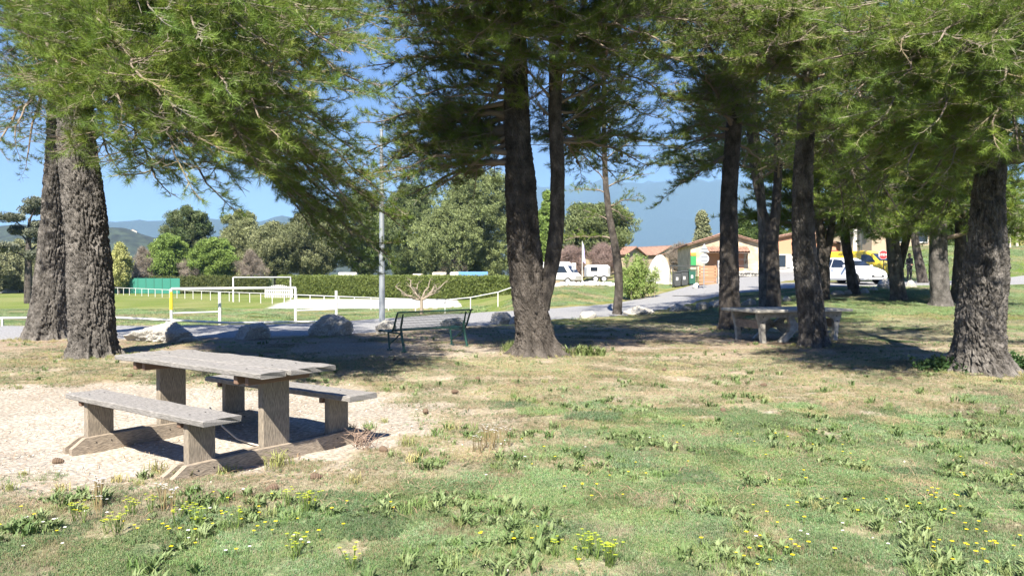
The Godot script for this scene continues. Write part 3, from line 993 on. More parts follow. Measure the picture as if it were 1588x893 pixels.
	var list := [
		["pale pine with flared foot in the grove, standing before the orange roof", 28.0, [[1462, 482, 34], [1458, 450, 31], [1456, 400, 29], [1456, 360, 27], [1457, 300, 22], [1460, 200, 16], [1462, 100, 6]], [], 13, 2.7, M.bark_grey, 0.28],
		["forked leaning pine in the grove, beside the red stop sign", 30.0, [[1396, 468, 28], [1392, 440, 25], [1388, 400, 24], [1384, 360, 20], [1380, 300, 16], [1378, 200, 10], [1378, 120, 4]], [[1396, 412, 14], [1404, 380, 14], [1411, 350, 12], [1416, 280, 8], [1418, 200, 4]], 14, 2.9, M.bark_grey, 0.2],
		["slender leaning pine standing in front of the white car", 33.0, [[1326, 449, 20], [1320, 420, 17], [1313, 380, 15], [1310, 340, 14], [1308, 260, 10], [1308, 160, 4]], [], 15, 3.3, M.bark, 0.15],
		["dark forked pine behind the white car's tail", 31.0, [[1277, 450, 22], [1278, 420, 21], [1275, 380, 16], [1270, 340, 14], [1266, 270, 11], [1264, 160, 4]], [[1279, 416, 14], [1287, 375, 13], [1291, 345, 12], [1294, 280, 9], [1296, 180, 4]], 16, 3.3, M.bark, 0.1],
		["dark tilted pine behind the standing person", 43.0, [[1433, 434, 18], [1427, 410, 15], [1421, 380, 13], [1418, 350, 12], [1416, 280, 8], [1415, 200, 4]], [], 17, 4.1, M.bark, 0.1],
		["dark pine half hidden by the thick twisted trunk", 29.0, [[1486, 452, 24], [1489, 420, 21], [1491, 380, 19], [1490, 330, 16], [1488, 240, 12], [1488, 130, 4]], [], 18, 3.3, M.bark, 0.15],
	]
	for q in list:
		w = no_shoots()
		a = pine(q[0], q[1], q[2], {"sides": 40, "dy": 0.08, "bark": 0.018, "flare": q[7], "seed": q[4], "mat": q[6]})
		auto_limbs(a[0], w, a[1], q[5], q[5] + 5.5, 16, 3.4, 1.6, back, q[4])
		if q[3].size() > 0:
			stem = trunk_spine(q[3], q[1] - 0.05)
			part("stem", trunk_mesh(stem, 22, 0.1, 0.01, 0.0, q[4] + 20, 0.1), M.bark, a[0])
			auto_limbs(a[0], w, stem, q[5] + 0.4, q[5] + 4.0, 8, 2.8, 1.4, back, q[4] + 1.0)
		crown(a[0], w, 2)

# ---------------------------------------------------------------- things in the park
func plank(len_: float, w: float, t: float, seed_: int, rough := 0.004) -> ArrayMesh:
	var mb := MB.new()
	var n := 36
	var c := 0.006
	var hw := w * 0.5
	var hh := t * 0.5
	var prof := [Vector2(-hw + c, -hh), Vector2(hw - c, -hh), Vector2(hw, -hh + c), Vector2(hw, hh - c), Vector2(hw - c, hh), Vector2(hw * 0.3, hh), Vector2(-hw * 0.3, hh), Vector2(-hw + c, hh), Vector2(-hw, hh - c), Vector2(-hw, -hh + c)]
	var m := prof.size()
	for i in n + 1:
		var f := float(i) / n
		for k in m:
			var p: Vector2 = prof[k]
			var x := (f - 0.5) * len_
			var e := n1.get_noise_3d(x * 2.3, p.x * 9.0, seed_ * 3.7)
			if i == 0 or i == n:
				x += 0.05 * len_ * 0.3 * n1.get_noise_3d(p.x * 9.0, f * 5.0, seed_ * 1.9)
			mb.pt(Vector3(x, p.y + rough * (1.5 * e if p.y > 0 else 0.3 * e) + 0.003 * n1.get_noise_2d(x, seed_), p.x * (1.0 + 0.05 * n1.get_noise_3d(x * 3.0, p.y * 20.0, seed_ * 7.1))))
	for i in n:
		for k in m:
			var k2 := (k + 1) % m
			var p := i * m
			mb.quad(p + k, p + m + k, p + m + k2, p + k2)
	var a := []
	var b := []
	for k in m:
		a.append(k)
		b.append(n * m + k)
	mb.face(a, Vector3.ZERO)
	mb.face(b, Vector3.ZERO)
	return mb.mesh()

func boxm(size: Vector3, ch := 0.006) -> ArrayMesh:
	var mb := MB.new()
	mb.box(Transform3D(), size, ch)
	return mb.mesh()

func build_picnic() -> void:
	var t := thing("picnic_table", "weathered grey wooden picnic table with two fixed benches on pale bare ground", "picnic table", Vector3(-2.865, 0.0, -7.22), -0.627)
	for k in 3:
		part("tabletop_plank", plank(2.5 + [0.0, 0.03, -0.02][k], 0.252, 0.048, 3 + k, 0.007), M.old_wood, t, at(Vector3([0.0, 0.01, -0.015][k], 0.79 + [0.0, 0.007, 0.002][k], (k - 1) * 0.264)))
	var seat0 := part("bench_seat", plank(2.36, 0.35, 0.05, 8), M.old_wood, t, at(Vector3(0.02, 0.468, 0.73)))
	seat0.set_meta("label", "grey bench seat on the open side of the table")
	part("bench_seat", plank(2.40, 0.34, 0.05, 9), M.old_wood, t, at(Vector3(0.05, 0.468, -0.73)))
	var legm := boxm(Vector3(0.075, 0.72, 0.29), 0.008)
	var legb := boxm(Vector3(0.07, 0.44, 0.25), 0.008)
	for sx in [-0.865, 0.865]:
		part("leg", legm, M.leg_wood, t, at(Vector3(sx, 0.405, 0)))
		for sz in [-0.73, 0.73]:
			part("leg", legb, M.leg_wood, t, at(Vector3(sx, 0.222, sz)))
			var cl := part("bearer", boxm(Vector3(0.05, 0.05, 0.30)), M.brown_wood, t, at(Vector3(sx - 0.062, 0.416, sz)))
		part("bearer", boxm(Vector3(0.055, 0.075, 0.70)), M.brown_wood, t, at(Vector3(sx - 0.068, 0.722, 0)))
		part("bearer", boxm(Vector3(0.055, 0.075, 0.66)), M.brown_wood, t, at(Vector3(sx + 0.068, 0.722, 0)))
		for s in [-1, 1]:
			var mb := MB.new()
			var top := 0.105 if s > 0 else 0.095
			mb.slab(Transform3D(Basis(Vector3.UP, PI / 2), Vector3.ZERO), PackedVector2Array([Vector2(-1.02, -0.10), Vector2(1.02, -0.10), Vector2(1.02, 0.02), Vector2(0.90, top), Vector2(0.3, top - 0.008), Vector2(-0.25, top + 0.004), Vector2(-0.90, top), Vector2(-1.02, 0.02)]), 0.055)
			part("ground_beam", mb.mesh(), M.beam_wood, t, at(Vector3(sx + s * 0.067, 0, 0)))
	# bolts through the boards and the legs
	var bolt := MB.new()
	bolt.bar(Vector3(0, 0, 0), Vector3(0, 0.003, 0), 0.007, 8)
	var bm := bolt.mesh()
	for sx in [-0.90, 0.84]:
		for k in 3:
			part("bolt", bm, M.black, t, at(Vector3(sx, 0.816 + [0.0, 0.007, 0.002][k], (k - 1) * 0.264)))
		for sz in [-0.80, -0.66, 0.66, 0.80]:
			part("bolt", bm, M.black, t, at(Vector3(sx, 0.494, sz)))
	for sx in [-0.865, 0.865]:
		for z in [-0.73, 0.0, 0.73]:
			for q in [-0.07, 0.07]:
				part("bolt", bm, M.black, t, Transform3D(Basis(Vector3.FORWARD, PI / 2), Vector3(sx + 0.0945, 0.05, z + q)))
	# dried stems caught at the beam's end
	var mb := MB.new()
	for k in 36:
		var a := Vector3(rr(-0.05, 0.1), 0.0, rr(-0.05, 0.35))
		var p := PackedVector3Array([a, a + Vector3(rr(-0.1, 0.12), rr(0.05, 0.14), rr(-0.12, 0.12)), a + Vector3(rr(-0.2, 0.2), rr(0.06, 0.25), rr(-0.22, 0.2))])
		mb.tube(p, PackedFloat32Array([0.004, 0.003, 0.0015]), 3)
	single("dry_weed", mb.mesh(), mat("dry_stem", Color(0.25, 0.18, 0.14), 0.9), "dried reddish weed caught at the end of the picnic table's ground beam", "weed", ground_at(-1.55, 7.25, 0.0), 0.6)
	# a bare root or stick under the table
	mb = MB.new()
	var pts := PackedVector3Array([G(325, 657) , G(345, 672), G(368, 684), G(392, 692), G(415, 697)])
	for k in pts.size():
		pts[k].y += 0.02 + (0.16 if k == 0 else 0.0) + (0.05 if k == 1 else 0.0)
	mb.tube(pts, PackedFloat32Array([0.008, 0.010, 0.011, 0.010, 0.006]), 6, true)
	single("stick", mb.mesh(true), mat("pale_wood", Color(0.50, 0.44, 0.36), 0.9), "pale bare stick lying under the picnic table", "stick")

func build_pingpong() -> void:
	var c := ground_at(6.85, 18.5)
	var t := thing("table_tennis_table", "concrete outdoor table-tennis table with arched legs under the pines", "table-tennis table", Vector3(c.x, 0.02, c.z), 0.301)
	for s in [-1, 1]:
		part("top_slab", boxm(Vector3(1.366, 0.07, 1.525), 0.012), M.concrete, t, at(Vector3(s * 0.686, 0.745, 0)))
	for s in [1, -1]:
		var z: float = s * 0.5
		var x := at(Vector3(0, 0, z))
		var mb := MB.new()
		mb.slab(x, PackedVector2Array([Vector2(-1.22, 0.705), Vector2(1.22, 0.705), Vector2(1.20, 0.56), Vector2(0.95, 0.585), Vector2(-0.95, 0.585), Vector2(-1.20, 0.56)]), 0.10)
		part("apron", mb.mesh(), M.concrete, t)
		# end legs, each with a rounded inner shoulder
		for e in [-1, 1]:
			mb = MB.new()
			var o := PackedVector2Array()
			for p in [Vector2(-1.19, 0.57), Vector2(-0.80, 0.60), Vector2(-0.94, 0.54), Vector2(-1.0, 0.44), Vector2(-1.0, 0.30), Vector2(-0.965, -0.06), Vector2(-1.085, -0.06), Vector2(-1.13, 0.35)]:
				o.push_back(Vector2(-p.x * e, p.y) if e > 0 else Vector2(p.x, p.y))
			mb.slab(x, o, 0.098)
			part("leg", mb.mesh(), M.concrete, t)
		# the wishbone legs in the middle
		for e in [-1, 1]:
			mb = MB.new()
			var o := PackedVector2Array()
			for p in [Vector2(-0.36, 0.60), Vector2(-0.19, 0.60), Vector2(-0.12, 0.47), Vector2(-0.02, 0.42), Vector2(-0.02, 0.27), Vector2(-0.13, 0.25), Vector2(-0.42, -0.06), Vector2(-0.60, -0.06), Vector2(-0.58, 0.02), Vector2(-0.33, 0.24), Vector2(-0.28, 0.38)]:
				o.push_back(Vector2(-p.x * e, p.y) if e > 0 else Vector2(p.x, p.y))
			mb.slab(x, o, 0.096)
			part("leg", mb.mesh(), M.concrete, t)
		for e in [-1, 1]:
			for q in [Vector2(1.06, 0.60), Vector2(1.075, 0.47)]:
				mb = MB.new()
				mb.bar(Vector3(e * q.x, q.y, z + s * 0.045), Vector3(e * q.x, q.y, z + s * 0.058), 0.014, 8)
				part("bolt", mb.mesh(), M.black, t)
	for e in [-1, 1]:
		part("end_panel", boxm(Vector3(0.09, 0.2, 0.90), 0.01), M.concrete_tan, t, at(Vector3(e * 1.08, 0.42, 0)))
	part("cross_beam", boxm(Vector3(0.10, 0.12, 0.90), 0.01), M.concrete, t, at(Vector3(0, 0.34, 0)))

func build_bench() -> void:
	var c := ground_at(-1.78, 16.4)
	var t := thing("park_bench", "dark green metal mesh bench seen from behind, in pine shade", "bench", Vector3(c.x, c.y, c.z), 0.707)
	var L := 1.95
	var arc := PackedVector3Array()
	for q in [Vector2(-0.62, 0.40), Vector2(-0.56, 0.425), Vector2(-0.2, 0.41), Vector2(-0.06, 0.43), Vector2(0.0, 0.50), Vector2(0.10, 0.72), Vector2(0.16, 0.83), Vector2(0.20, 0.84)]:
		arc.push_back(Vector3(0, q.y, q.x))
	var wires := MB.new()
	for k in 60:
		var x := -L / 2 + L * k / 59.0
		var p := PackedVector3Array()
		var rd := PackedFloat32Array()
		for q in arc:
			p.push_back(q + Vector3(x, 0, 0))
			rd.push_back(0.0032)
		wires.tube(p, rd, 4)
	for k in range(0, 28):
		var f := k / 27.0 * (arc.size() - 1)
		var i := mini(int(f), arc.size() - 2)
		var q := arc[i].lerp(arc[i + 1], f - i)
		wires.bar(q + Vector3(-L / 2, 0, 0), q + Vector3(L / 2, 0, 0), 0.0035, 4)
	part("wire_mesh", wires.mesh(), M.green_paint, t)
	for e in [-1, 1]:
		var mb := MB.new()
		var p := PackedVector3Array()
		var rd := PackedFloat32Array()
		for q in arc:
			p.push_back(q + Vector3(e * L / 2, 0, 0))
			rd.push_back(0.02)
		mb.tube(p, rd, 8, true)
		part("end_frame", mb.mesh(true), M.green_paint, t)
		var x: float = e * (L / 2 - 0.14)
		mb = MB.new()
		mb.bar(Vector3(x, 0.0, -0.40), Vector3(x, 0.40, -0.46), 0.022, 8)
		part("leg", mb.mesh(), M.green_paint, t)
		mb = MB.new()
		mb.tube(PackedVector3Array([Vector3(x, 0, 0.20), Vector3(x, 0.30, 0.10), Vector3(x, 0.50, 0.06), Vector3(x, 0.80, 0.15)]), PackedFloat32Array([0.026, 0.028, 0.024, 0.018]), 8, true)
		part("leg", mb.mesh(true), M.green_paint, t)
		mb = MB.new()
		mb.bar(Vector3(x, 0.12, -0.40), Vector3(x, 0.38, 0.06), 0.016, 6)
		mb.bar(Vector3(x, 0.38, -0.45), Vector3(x, 0.38, 0.07), 0.016, 6)
		part("strut", mb.mesh(), M.green_paint, t)
		for z in [-0.40, 0.20]:
			part("foot", boxm(Vector3(0.06, 0.04, 0.16), 0.01), M.green_paint, t, at(Vector3(x, 0.0, z)))
	for z in [0, arc.size() - 1]:
		var mb := MB.new()
		mb.bar(arc[z] + Vector3(-L / 2, 0, 0), arc[z] + Vector3(L / 2, 0, 0), 0.018, 8)
		part("edge_tube", mb.mesh(), M.green_paint, t)

# a boulder: a body cut by random planes, its faces roughened
func rock_mesh(size: Vector3, seed_: int, n := 22) -> ArrayMesh:
	var r := RandomNumberGenerator.new()
	r.seed = 900 + seed_
	var planes := []
	for k in 15:
		var d := Vector3(r.randfn(), r.randfn() * 0.8 + 0.25, r.randfn()).normalized()
		planes.append([d, r.randf_range(0.62, 0.98)])
	var mb := MB.new()
	var rows := n
	var cols := n * 2
	for i in rows + 1:
		var th := PI * i / rows
		for k in cols:
			var ph := TAU * k / cols
			var d := Vector3(sin(th) * cos(ph), cos(th), sin(th) * sin(ph))
			var rad := 1.05
			for q in planes:
				var c: float = d.dot(q[0])
				if c > 0.05:
					rad = minf(rad, q[1] / c)
			rad += 0.10 * n1.get_noise_3d(d.x * 2.2 + seed_ * 5.0, d.y * 2.2, d.z * 2.2) + 0.09 * n1.get_noise_3d(d.x * 6.0, d.y * 6.0 + seed_, d.z * 6.0) + 0.045 * n1.get_noise_3d(d.x * 17.0, d.y * 17.0 + seed_, d.z * 17.0)
			mb.pt(d * size * 0.5 * rad)
	for i in rows:
		for k in cols:
			var k2 := (k + 1) % cols
			var p := i * cols
			mb.quad(p + k, p + k2, p + cols + k2, p + cols + k)
	return mb.mesh(true)

func build_boulders() -> void:
	# [column, row of the foot, width, height in pixels, label]
	var list := [
		[245, 531, 100, 30, "long low pale limestone boulder beside the huge grey pine"],
		[385, 526, 54, 28, "rounded mottled limestone boulder between two paler roadside boulders"],
		[513, 521, 66, 36, "sharp-edged sunlit limestone boulder with a dark cleft, beside the blue-shaded road"],
		[600, 518, 34, 24, "pale limestone boulder behind the green bench's seat end"],
		[702, 511, 44, 20, "dark shaded boulder seen through the green bench's mesh"],
		[778, 503, 32, 22, "squat shaded boulder on the bench side of the two-stemmed pine"],
		[800, 504, 22, 17, "small shaded boulder touching the squat one beside the two-stemmed pine"],
		[915, 494, 26, 14, "small dark boulder between the two-stemmed pine and the thin young pine"],
		[991, 488, 46, 15, "broad dark flat boulder next to the thin young pine"],
		[1055, 482, 34, 12, "low dark boulder along the road, next to a peaked one"],
		[1089, 480, 20, 15, "peaked dark boulder along the road"],
		[1112, 477, 22, 12, "dark boulder along the road beside the straight dark pine"],
		[1163, 474, 20, 11, "dark boulder between the straight dark pine and the pale one"],
		[1222, 468, 16, 9, "small boulder beside the dark forked pine"],
		[1300, 458, 20, 8, "small pale kerb stone below the white car's tail"],
		[1318, 457, 16, 8, "small pale kerb stone at the foot of the slender leaning pine"],
		[1342, 455, 18, 8, "small pale kerb stone below the white car's front wheel"],
		[1357, 452, 16, 8, "small pale kerb stone below the white car's bumper"],
		[1378, 447, 28, 16, "grey boulder beside the white car's bumper"],
		[1415, 446, 16, 11, "grey stone at the standing person's feet"],
	]
	var k := 0
	for q in list:
		var g := G(q[0], q[1])
		var d: float = -g.z
		var w: float = q[2] / F * d
		var h: float = q[3] / F * d
		single("boulder", rock_mesh(Vector3(w * 1.12, h * 1.5, w * rr(0.7, 0.9)), k, 40), M.rock, q[4], "boulder", g + Vector3(0, h * 0.22, -0.2 * w), rr(-0.5, 0.5), "roadside boulders")
		k += 1
	# small white stones in a row under the hedge
	for i in 15:
		var f := i / 14.0
		var p := ground_at(lerpf(-15.5, 0.5, f) + rr(-0.35, 0.35), lerpf(89.5, 78.5, f))
		single("white_stone", rock_mesh(Vector3(rr(0.5, 1.1), rr(0.4, 0.8), rr(0.4, 0.7)), 40 + i, 10), M.white_stone, "white stone in the row at the foot of the long clipped hedge", "stone", p + Vector3(0, 0.15, 0), rr(0, 3), "white stones below the hedge")
	for i in 16:
		var u := lerpf(866.0, 960.0, i / 15.0)
		var p := ground_at((u - CU) / F * 50.0, 50.0)
		single("white_stone", rock_mesh(Vector3(rr(0.4, 0.7), rr(0.35, 0.55), rr(0.3, 0.5)), 70 + i, 10), M.white_stone, "white stone edging the top of the bank before the camper vans", "stone", p + Vector3(0, 0.1, 0), rr(0, 3), "white stones on the bank")

# ---------------------------------------------------------------- grass, weeds, flowers, pebbles
func blade_mesh(n: int, lo: float, hi: float, wid: float, spread: float, lean: float, seed_: int) -> ArrayMesh:
	var r := RandomNumberGenerator.new()
	r.seed = seed_
	var mb := MB.new()
	for k in n:
		var a := r.randf() * TAU
		var o := Vector3(r.randfn() * spread, -0.004, r.randfn() * spread)
		var dir := Vector3(cos(a), 0, sin(a))
		var side := Vector3(-sin(a), 0, cos(a)).rotated(Vector3.UP, r.randf_range(-0.7, 0.7)) * wid * 0.5
		var l := r.randf_range(lo, hi)
		var le := r.randf_range(0.2, 1.0) * lean
		var p1 := o + dir * l * le * 0.35 + Vector3(0, l * 0.6, 0)
		var p2 := o + dir * l * le + Vector3(0, l * (1.0 - 0.35 * le), 0)
		var i := mb.v.size()
		mb.pt(o - side * 0.7)
		mb.pt(o + side * 0.7)
		mb.pt(p1 + side)
		mb.pt(p1 - side)
		mb.pt(p2)
		mb.quad(i, i + 1, i + 2, i + 3)
		mb.tri(i + 3, i + 2, i + 4)
	return mb.mesh()

# a square patch of lawn, one metre wide, that fades out at its rim; kinds are shares of [short, broad-leaved, dry]
func lawn_tile(n: int, share: Array, seed_: int) -> ArrayMesh:
	var r := RandomNumberGenerator.new()
	r.seed = seed_
	var mb := MB.new()
	mb.colored = true
	for k in n:
		var o := Vector3(r.randf() - 0.5 + r.randfn() * 0.05, 0, r.randf() - 0.5 + r.randfn() * 0.05)
		var roll := r.randf()
		var kind: int = 0 if roll < share[0] else (1 if roll < share[0] + share[1] else 2)
		var tone: Color = [Color(0.36, 0.68, 0.24).lerp(Color(0.74, 0.98, 0.44), r.randf()), Color(0.30, 0.56, 0.22).lerp(Color(0.70, 0.90, 0.48), r.randf()), Color(1.0, 0.87, 0.58).lerp(Color(0.88, 0.78, 0.46), r.randf())][kind] * r.randf_range(0.75, 1.0)
		mb.col = tone
		var m: int = [9, 8, 7][kind]
		for q in m:
			var a := r.randf() * TAU
			var p: Vector3 = o + Vector3(r.randfn(), 0, r.randfn()) * [0.022, 0.016, 0.03][kind]
			p.y = -0.005
			var dir := Vector3(cos(a), 0, sin(a))
			var side: Vector3 = Vector3(-sin(a), 0, cos(a)).rotated(Vector3.UP, r.randf_range(-0.7, 0.7)) * [0.0024, 0.006, 0.0019][kind]
			var l: float = r.randf_range(0.018, [0.048, 0.052, 0.06][kind])
			var le: float = r.randf_range(0.4, 1.0) * [1.4, 1.7, 2.2][kind]
			var p1: Vector3 = p + dir * l * le * 0.4 + Vector3(0, l * 0.6 / (0.6 + 0.4 * le), 0)
			var p2: Vector3 = p + dir * l * le + Vector3(0, l * maxf(0.15, 1.0 - 0.45 * le), 0)
			var i := mb.v.size()
			mb.pt(p - side * 0.7)
			mb.pt(p + side * 0.7)
			mb.pt(p1 + side)
			mb.pt(p1 - side)
			mb.pt(p2)
			mb.quad(i, i + 1, i + 2, i + 3)
			mb.tri(i + 3, i + 2, i + 4)
	return mb.mesh()

func side_road_near(x: float, d: float) -> bool:
	for k in SIDE_ROAD.size() - 1:
		var a: Vector2 = SIDE_ROAD[k]
		var b: Vector2 = SIDE_ROAD[k + 1]
		if Geometry2D.get_closest_point_to_segment(Vector2(x, d), a, b).distance_to(Vector2(x, d)) < 3.1:
			return true
	return false

func build_grass() -> void:
	var tuft := blade_mesh(34, 0.08, 0.19, 0.006, 0.030, 0.6, 3)
	var rosette := blade_mesh(14, 0.09, 0.20, 0.020, 0.018, 0.75, 4)
	# lawn tiles: [label, category, kinds]
	var kinds := [["grass", "short green grass of the park lawn", [0.58, 0.20, 0.22], 680], ["weeds", "low broad-leaved weeds spreading in the lawn", [0.30, 0.52, 0.18], 600], ["dry_grass", "dry straw-coloured grass between the lawn and the pines", [0.12, 0.06, 0.82], 330], ["sparse_grass", "sparse thin grass on trodden earth", [0.25, 0.15, 0.60], 110]]
	var tiles := []
	for k in kinds.size():
		for z in 4:
			tiles.append([lawn_tile(kinds[k][3], kinds[k][2], 300 + k * 10 + z), [], []])
	var row := 3.5
	while row < 34.0:
		var s := clampf(0.30 + (row - 4.0) * 0.03, 0.30, 0.85)
		var nx := int(0.78 * row / s) + 1
		for i in range(-nx, nx + 1):
			var x := (i + rr(-0.2, 0.2)) * s
			var dd := row + rr(-0.2, 0.2) * s
			if road_off(x, dd) > -3.0 - 0.3 * s:
				continue
			var cv := cover(x, dd)
			if R.randf() < cv.x * 1.25 - 0.18:
				continue
			if dd > 13.0 and R.randf() < cv.z * 0.75:
				continue
			var k := 0
			if cv.x > 0.25 or (dd > 14.0 and R.randf() < 0.5):
				k = 3
			elif R.randf() < cv.y * 1.1 + 0.06:
				k = 2
			elif R.randf() < 0.34 + 0.9 * n1.get_noise_2d(x * 0.9 + 9.0, dd * 0.9 - 4.0):
				k = 1
			var h := ht(x, dd)
			var e := 0.3
			var nrm := Vector3(h - ht(x + e, dd), e, ht(x, dd + e) - h).normalized()
			var bx := Vector3(1, 0, 0).slide(nrm).normalized()
			var b := Basis(bx, nrm, bx.cross(nrm)) * Basis(Vector3.UP, (R.randi() % 4) * PI / 2 + rr(-0.3, 0.3))
			var vs := rr(0.75, 1.15) * (0.8 + 0.25 * s / 0.6)
			var q: Array = tiles[k * 4 + R.randi() % 4]
			q[1].append(Transform3D(b.scaled_local(Vector3(s * 1.25, vs, s * 1.25)), Vector3(x, h, -dd)))
			var f := 0.36 * rr(0.6, 1.2)
			q[2].append(Color(f * rr(0.95, 1.07), f, f * rr(0.9, 1.1)))
		row += s
	# coarser patches on the field, the bank and the slope beyond the road
	for q in [[-62.0, -2.0, 25.0, 60.0, 1.9], [0.5, 12.0, 36.0, 56.0, 1.2], [20.0, 46.0, 44.0, 62.0, 1.6], [9.0, 30.0, 26.0, 40.0, 1.0]]:
		var fd: float = q[2]
		while fd < q[3]:
			var fx: float = q[0]
			while fx < q[1]:
				var x: float = fx + rr(-0.3, 0.3) * q[4]
				var dd: float = fd + rr(-0.3, 0.3) * q[4]
				fx += q[4]
				if absf(x / dd) > 0.74 or absf(road_off(x, dd)) < 3.6 + q[4] * 0.5 or side_road_near(x, dd) or (q[0] == 9.0 and dd < 33.5 and absf(x) < 0.78 * dd and road_off(x, dd) > -3.0):
					continue
				var h := ht(x, dd)
				var k := 0 if n1.get_noise_2d(x * 0.3, dd * 0.3) < 0.12 else 2
				var t: Array = tiles[k * 4 + R.randi() % 4]
				var nrm := Vector3(h - ht(x + 0.5, dd), 0.5, ht(x, dd + 0.5) - h).normalized()
				var bx := Vector3(1, 0, 0).slide(nrm).normalized()
				t[1].append(Transform3D((Basis(bx, nrm, bx.cross(nrm)) * Basis(Vector3.UP, rr(0, TAU))).scaled_local(Vector3(q[4] * 1.3, rr(1.4, 2.2), q[4] * 1.3)), Vector3(x, h, -dd)))
				var f := 0.36 * rr(0.85, 1.2)
				t[2].append(Color(f * rr(0.95, 1.07), f, f * rr(0.85, 1.1)))
			fd += q[4]
	for k in tiles.size():
		if tiles[k][1].size() == 0:
			continue
		var kd: Array = kinds[k / 4]
		var o := swarm(numbered(kd[0]), tiles[k][0], M.leaf, tiles[k][1], tiles[k][2], self)
		tag(o, kd[1], "grass", kd[0])
	var w := [[], [], [], [], []]
	var c := [[], [], [], [], []]
	# coarse tufts and leafy rosettes gather in patches
	for k in 8000:
		var d := 3.8 * pow(20.0 / 3.8, R.randf())
		var x := rr(-0.74, 0.74) * d
		if road_off(x, d) > -3.0:
			continue
		var cv := cover(x, d)
		var patch := n2.get_noise_2d(x * 0.8 + 50.0, d * 0.8)
		var need := 0.12 + 0.75 * cv.x + 0.35 * ss(9, 13, d) - 0.25 * ss(2.0, 4.0, x) * (1.0 - ss(6, 9, d))
		if patch < need:
			continue
		var s := rr(0.35, 0.95)
		var tr := Transform3D(Basis(Vector3.UP, rr(0, TAU)).scaled_local(Vector3(s, s * rr(0.4, 0.75), s)), Vector3(x, ht(x, d), -d))
		if R.randf() < 0.4:
			w[2].append(tr)
			c[2].append(Color(0.12, 0.20, 0.06).lerp(Color(0.28, 0.27, 0.12), R.randf() * R.randf()))
		else:
			w[3].append(tr)
			c[3].append(Color(0.085, 0.140, 0.045).lerp(Color(0.21, 0.26, 0.12), R.randf()))
	for q in [[145, 553, 0.55], [70, 527, 0.6], [838, 550, 0.52], [1264, 536, 0.36], [1524, 580, 0.55], [1134, 512, 0.4]]:
		var o := G(q[0], q[1])
		for k in 90:
			var a := rr(0, TAU)
			var l: float = q[2] * rr(0.85, 1.6)
			var x := o.x + cos(a) * l
			var dd := -o.z - sin(a) * l
			var s := rr(0.3, 0.8)
			w[2].append(Transform3D(Basis(Vector3.UP, rr(0, TAU)).scaled_local(Vector3(s, s * rr(0.5, 0.9), s)), Vector3(x, ht(x, dd), -dd)))
			c[2].append(Color(0.16, 0.20, 0.06).lerp(Color(0.42, 0.35, 0.20), R.randf()))
	for k in [2, 3]:
		var o := swarm(["", "", "coarse_grass", "leafy_weeds"][k], [tuft, rosette][k - 2], M.leaf, w[k], c[k], self)
		tag(o, ["", "", "coarse long grass growing in tufts across the lawn", "dark green leafy rosettes clustered in the lawn"][k], ["", "", "grass", "weeds"][k])
	# single tufts standing on the bare earth
	for q in [[240, 733, 1.1], [285, 742, 1.0], [430, 722, 1.5], [345, 735, 1.0], [552, 750, 0.8], [640, 718, 1.0], [632, 690, 0.9], [15, 760, 0.8], [35, 738, 0.6], [180, 748, 0.8], [555, 622, 0.8], [410, 712, 1.2], [595, 655, 0.6], [28, 603, 0.7], [215, 752, 0.6], [95, 762, 0.8], [700, 668, 0.9]]:
		var p := G(q[0], q[1])
		var mb := blade_mesh(60, 0.05, 0.13, 0.007, 0.04, 0.8, int(q[0]))
		var m := mat("tuft_%d" % int(q[0]), Color(0.17, 0.20, 0.06).lerp(Color(0.33, 0.28, 0.12), R.randf() * 0.8), 0.6)
		m.backlight_enabled = true
		m.backlight = Color(0.3, 0.3, 0.2)
		var o := single("grass_tuft", mb, m, "lone grass tuft rooted in the pale bare earth around the picnic table", "grass tuft", p - Vector3(0, 0.005, 0), 0.0, "tufts on the bare earth")
		o.scale = Vector3.ONE * q[2]
	# ivy at the foot of the swollen pine
	for q in [[1462, 575, 60, 0], [1574, 572, 60, 1]]:
		var p := G(q[0], q[1])
		var lw := []
		var lc := []
		for k in 420:
			var e := Vector3(R.randfn() * 0.17, absf(R.randfn()) * 0.085 + 0.02, R.randfn() * 0.14)
			lw.append(Transform3D(Basis(Vector3(rr(-1, 1), rr(-1, 1), rr(-1, 1)).normalized(), rr(0, TAU)).scaled(Vector3.ONE * rr(0.10, 0.2)), p + e))
			lc.append(Color(0.025, 0.055, 0.016).lerp(Color(0.06, 0.12, 0.035), R.randf()))
		var o := thing("ivy", ["dark ivy patch at the foot of the swollen pine, facing the table-tennis table", "dark ivy patch at the foot of the swollen pine, away from the table"][q[3]], "ivy")
		swarm("leaves", make_clump(9, 0.35, 0.2, 99), M.leaf, lw, lc, o)
	# a pale weed clump at the foot of the two-stemmed pine
	for q in [[795, 545, 0], [905, 553, 1]]:
		var p := G(q[0], q[1])
		var lw := []
		var lc := []
		for k in 26:
			var s := rr(0.8, 1.7)
			lw.append(Transform3D(Basis(Vector3.UP, rr(0, TAU)).scaled_local(Vector3(s, s, s)), p + Vector3(R.randfn() * [0.08, 0.3][q[2]], 0, R.randfn() * 0.1)))
			lc.append(Color(0.13, 0.19, 0.06).lerp(Color(0.20, 0.22, 0.10), R.randf()))
		var o := thing("weed_clump", ["tall weed clump at the foot of the two-stemmed pine, towards the bench", "spreading low weeds at the foot of the two-stemmed pine, away from the bench"][q[2]], "weeds")
		swarm("leaves", [tuft, rosette][q[2]], M.leaf, lw, lc, o)
	# pebbles, cones and crumbs
	var pw := []
	var pc := []
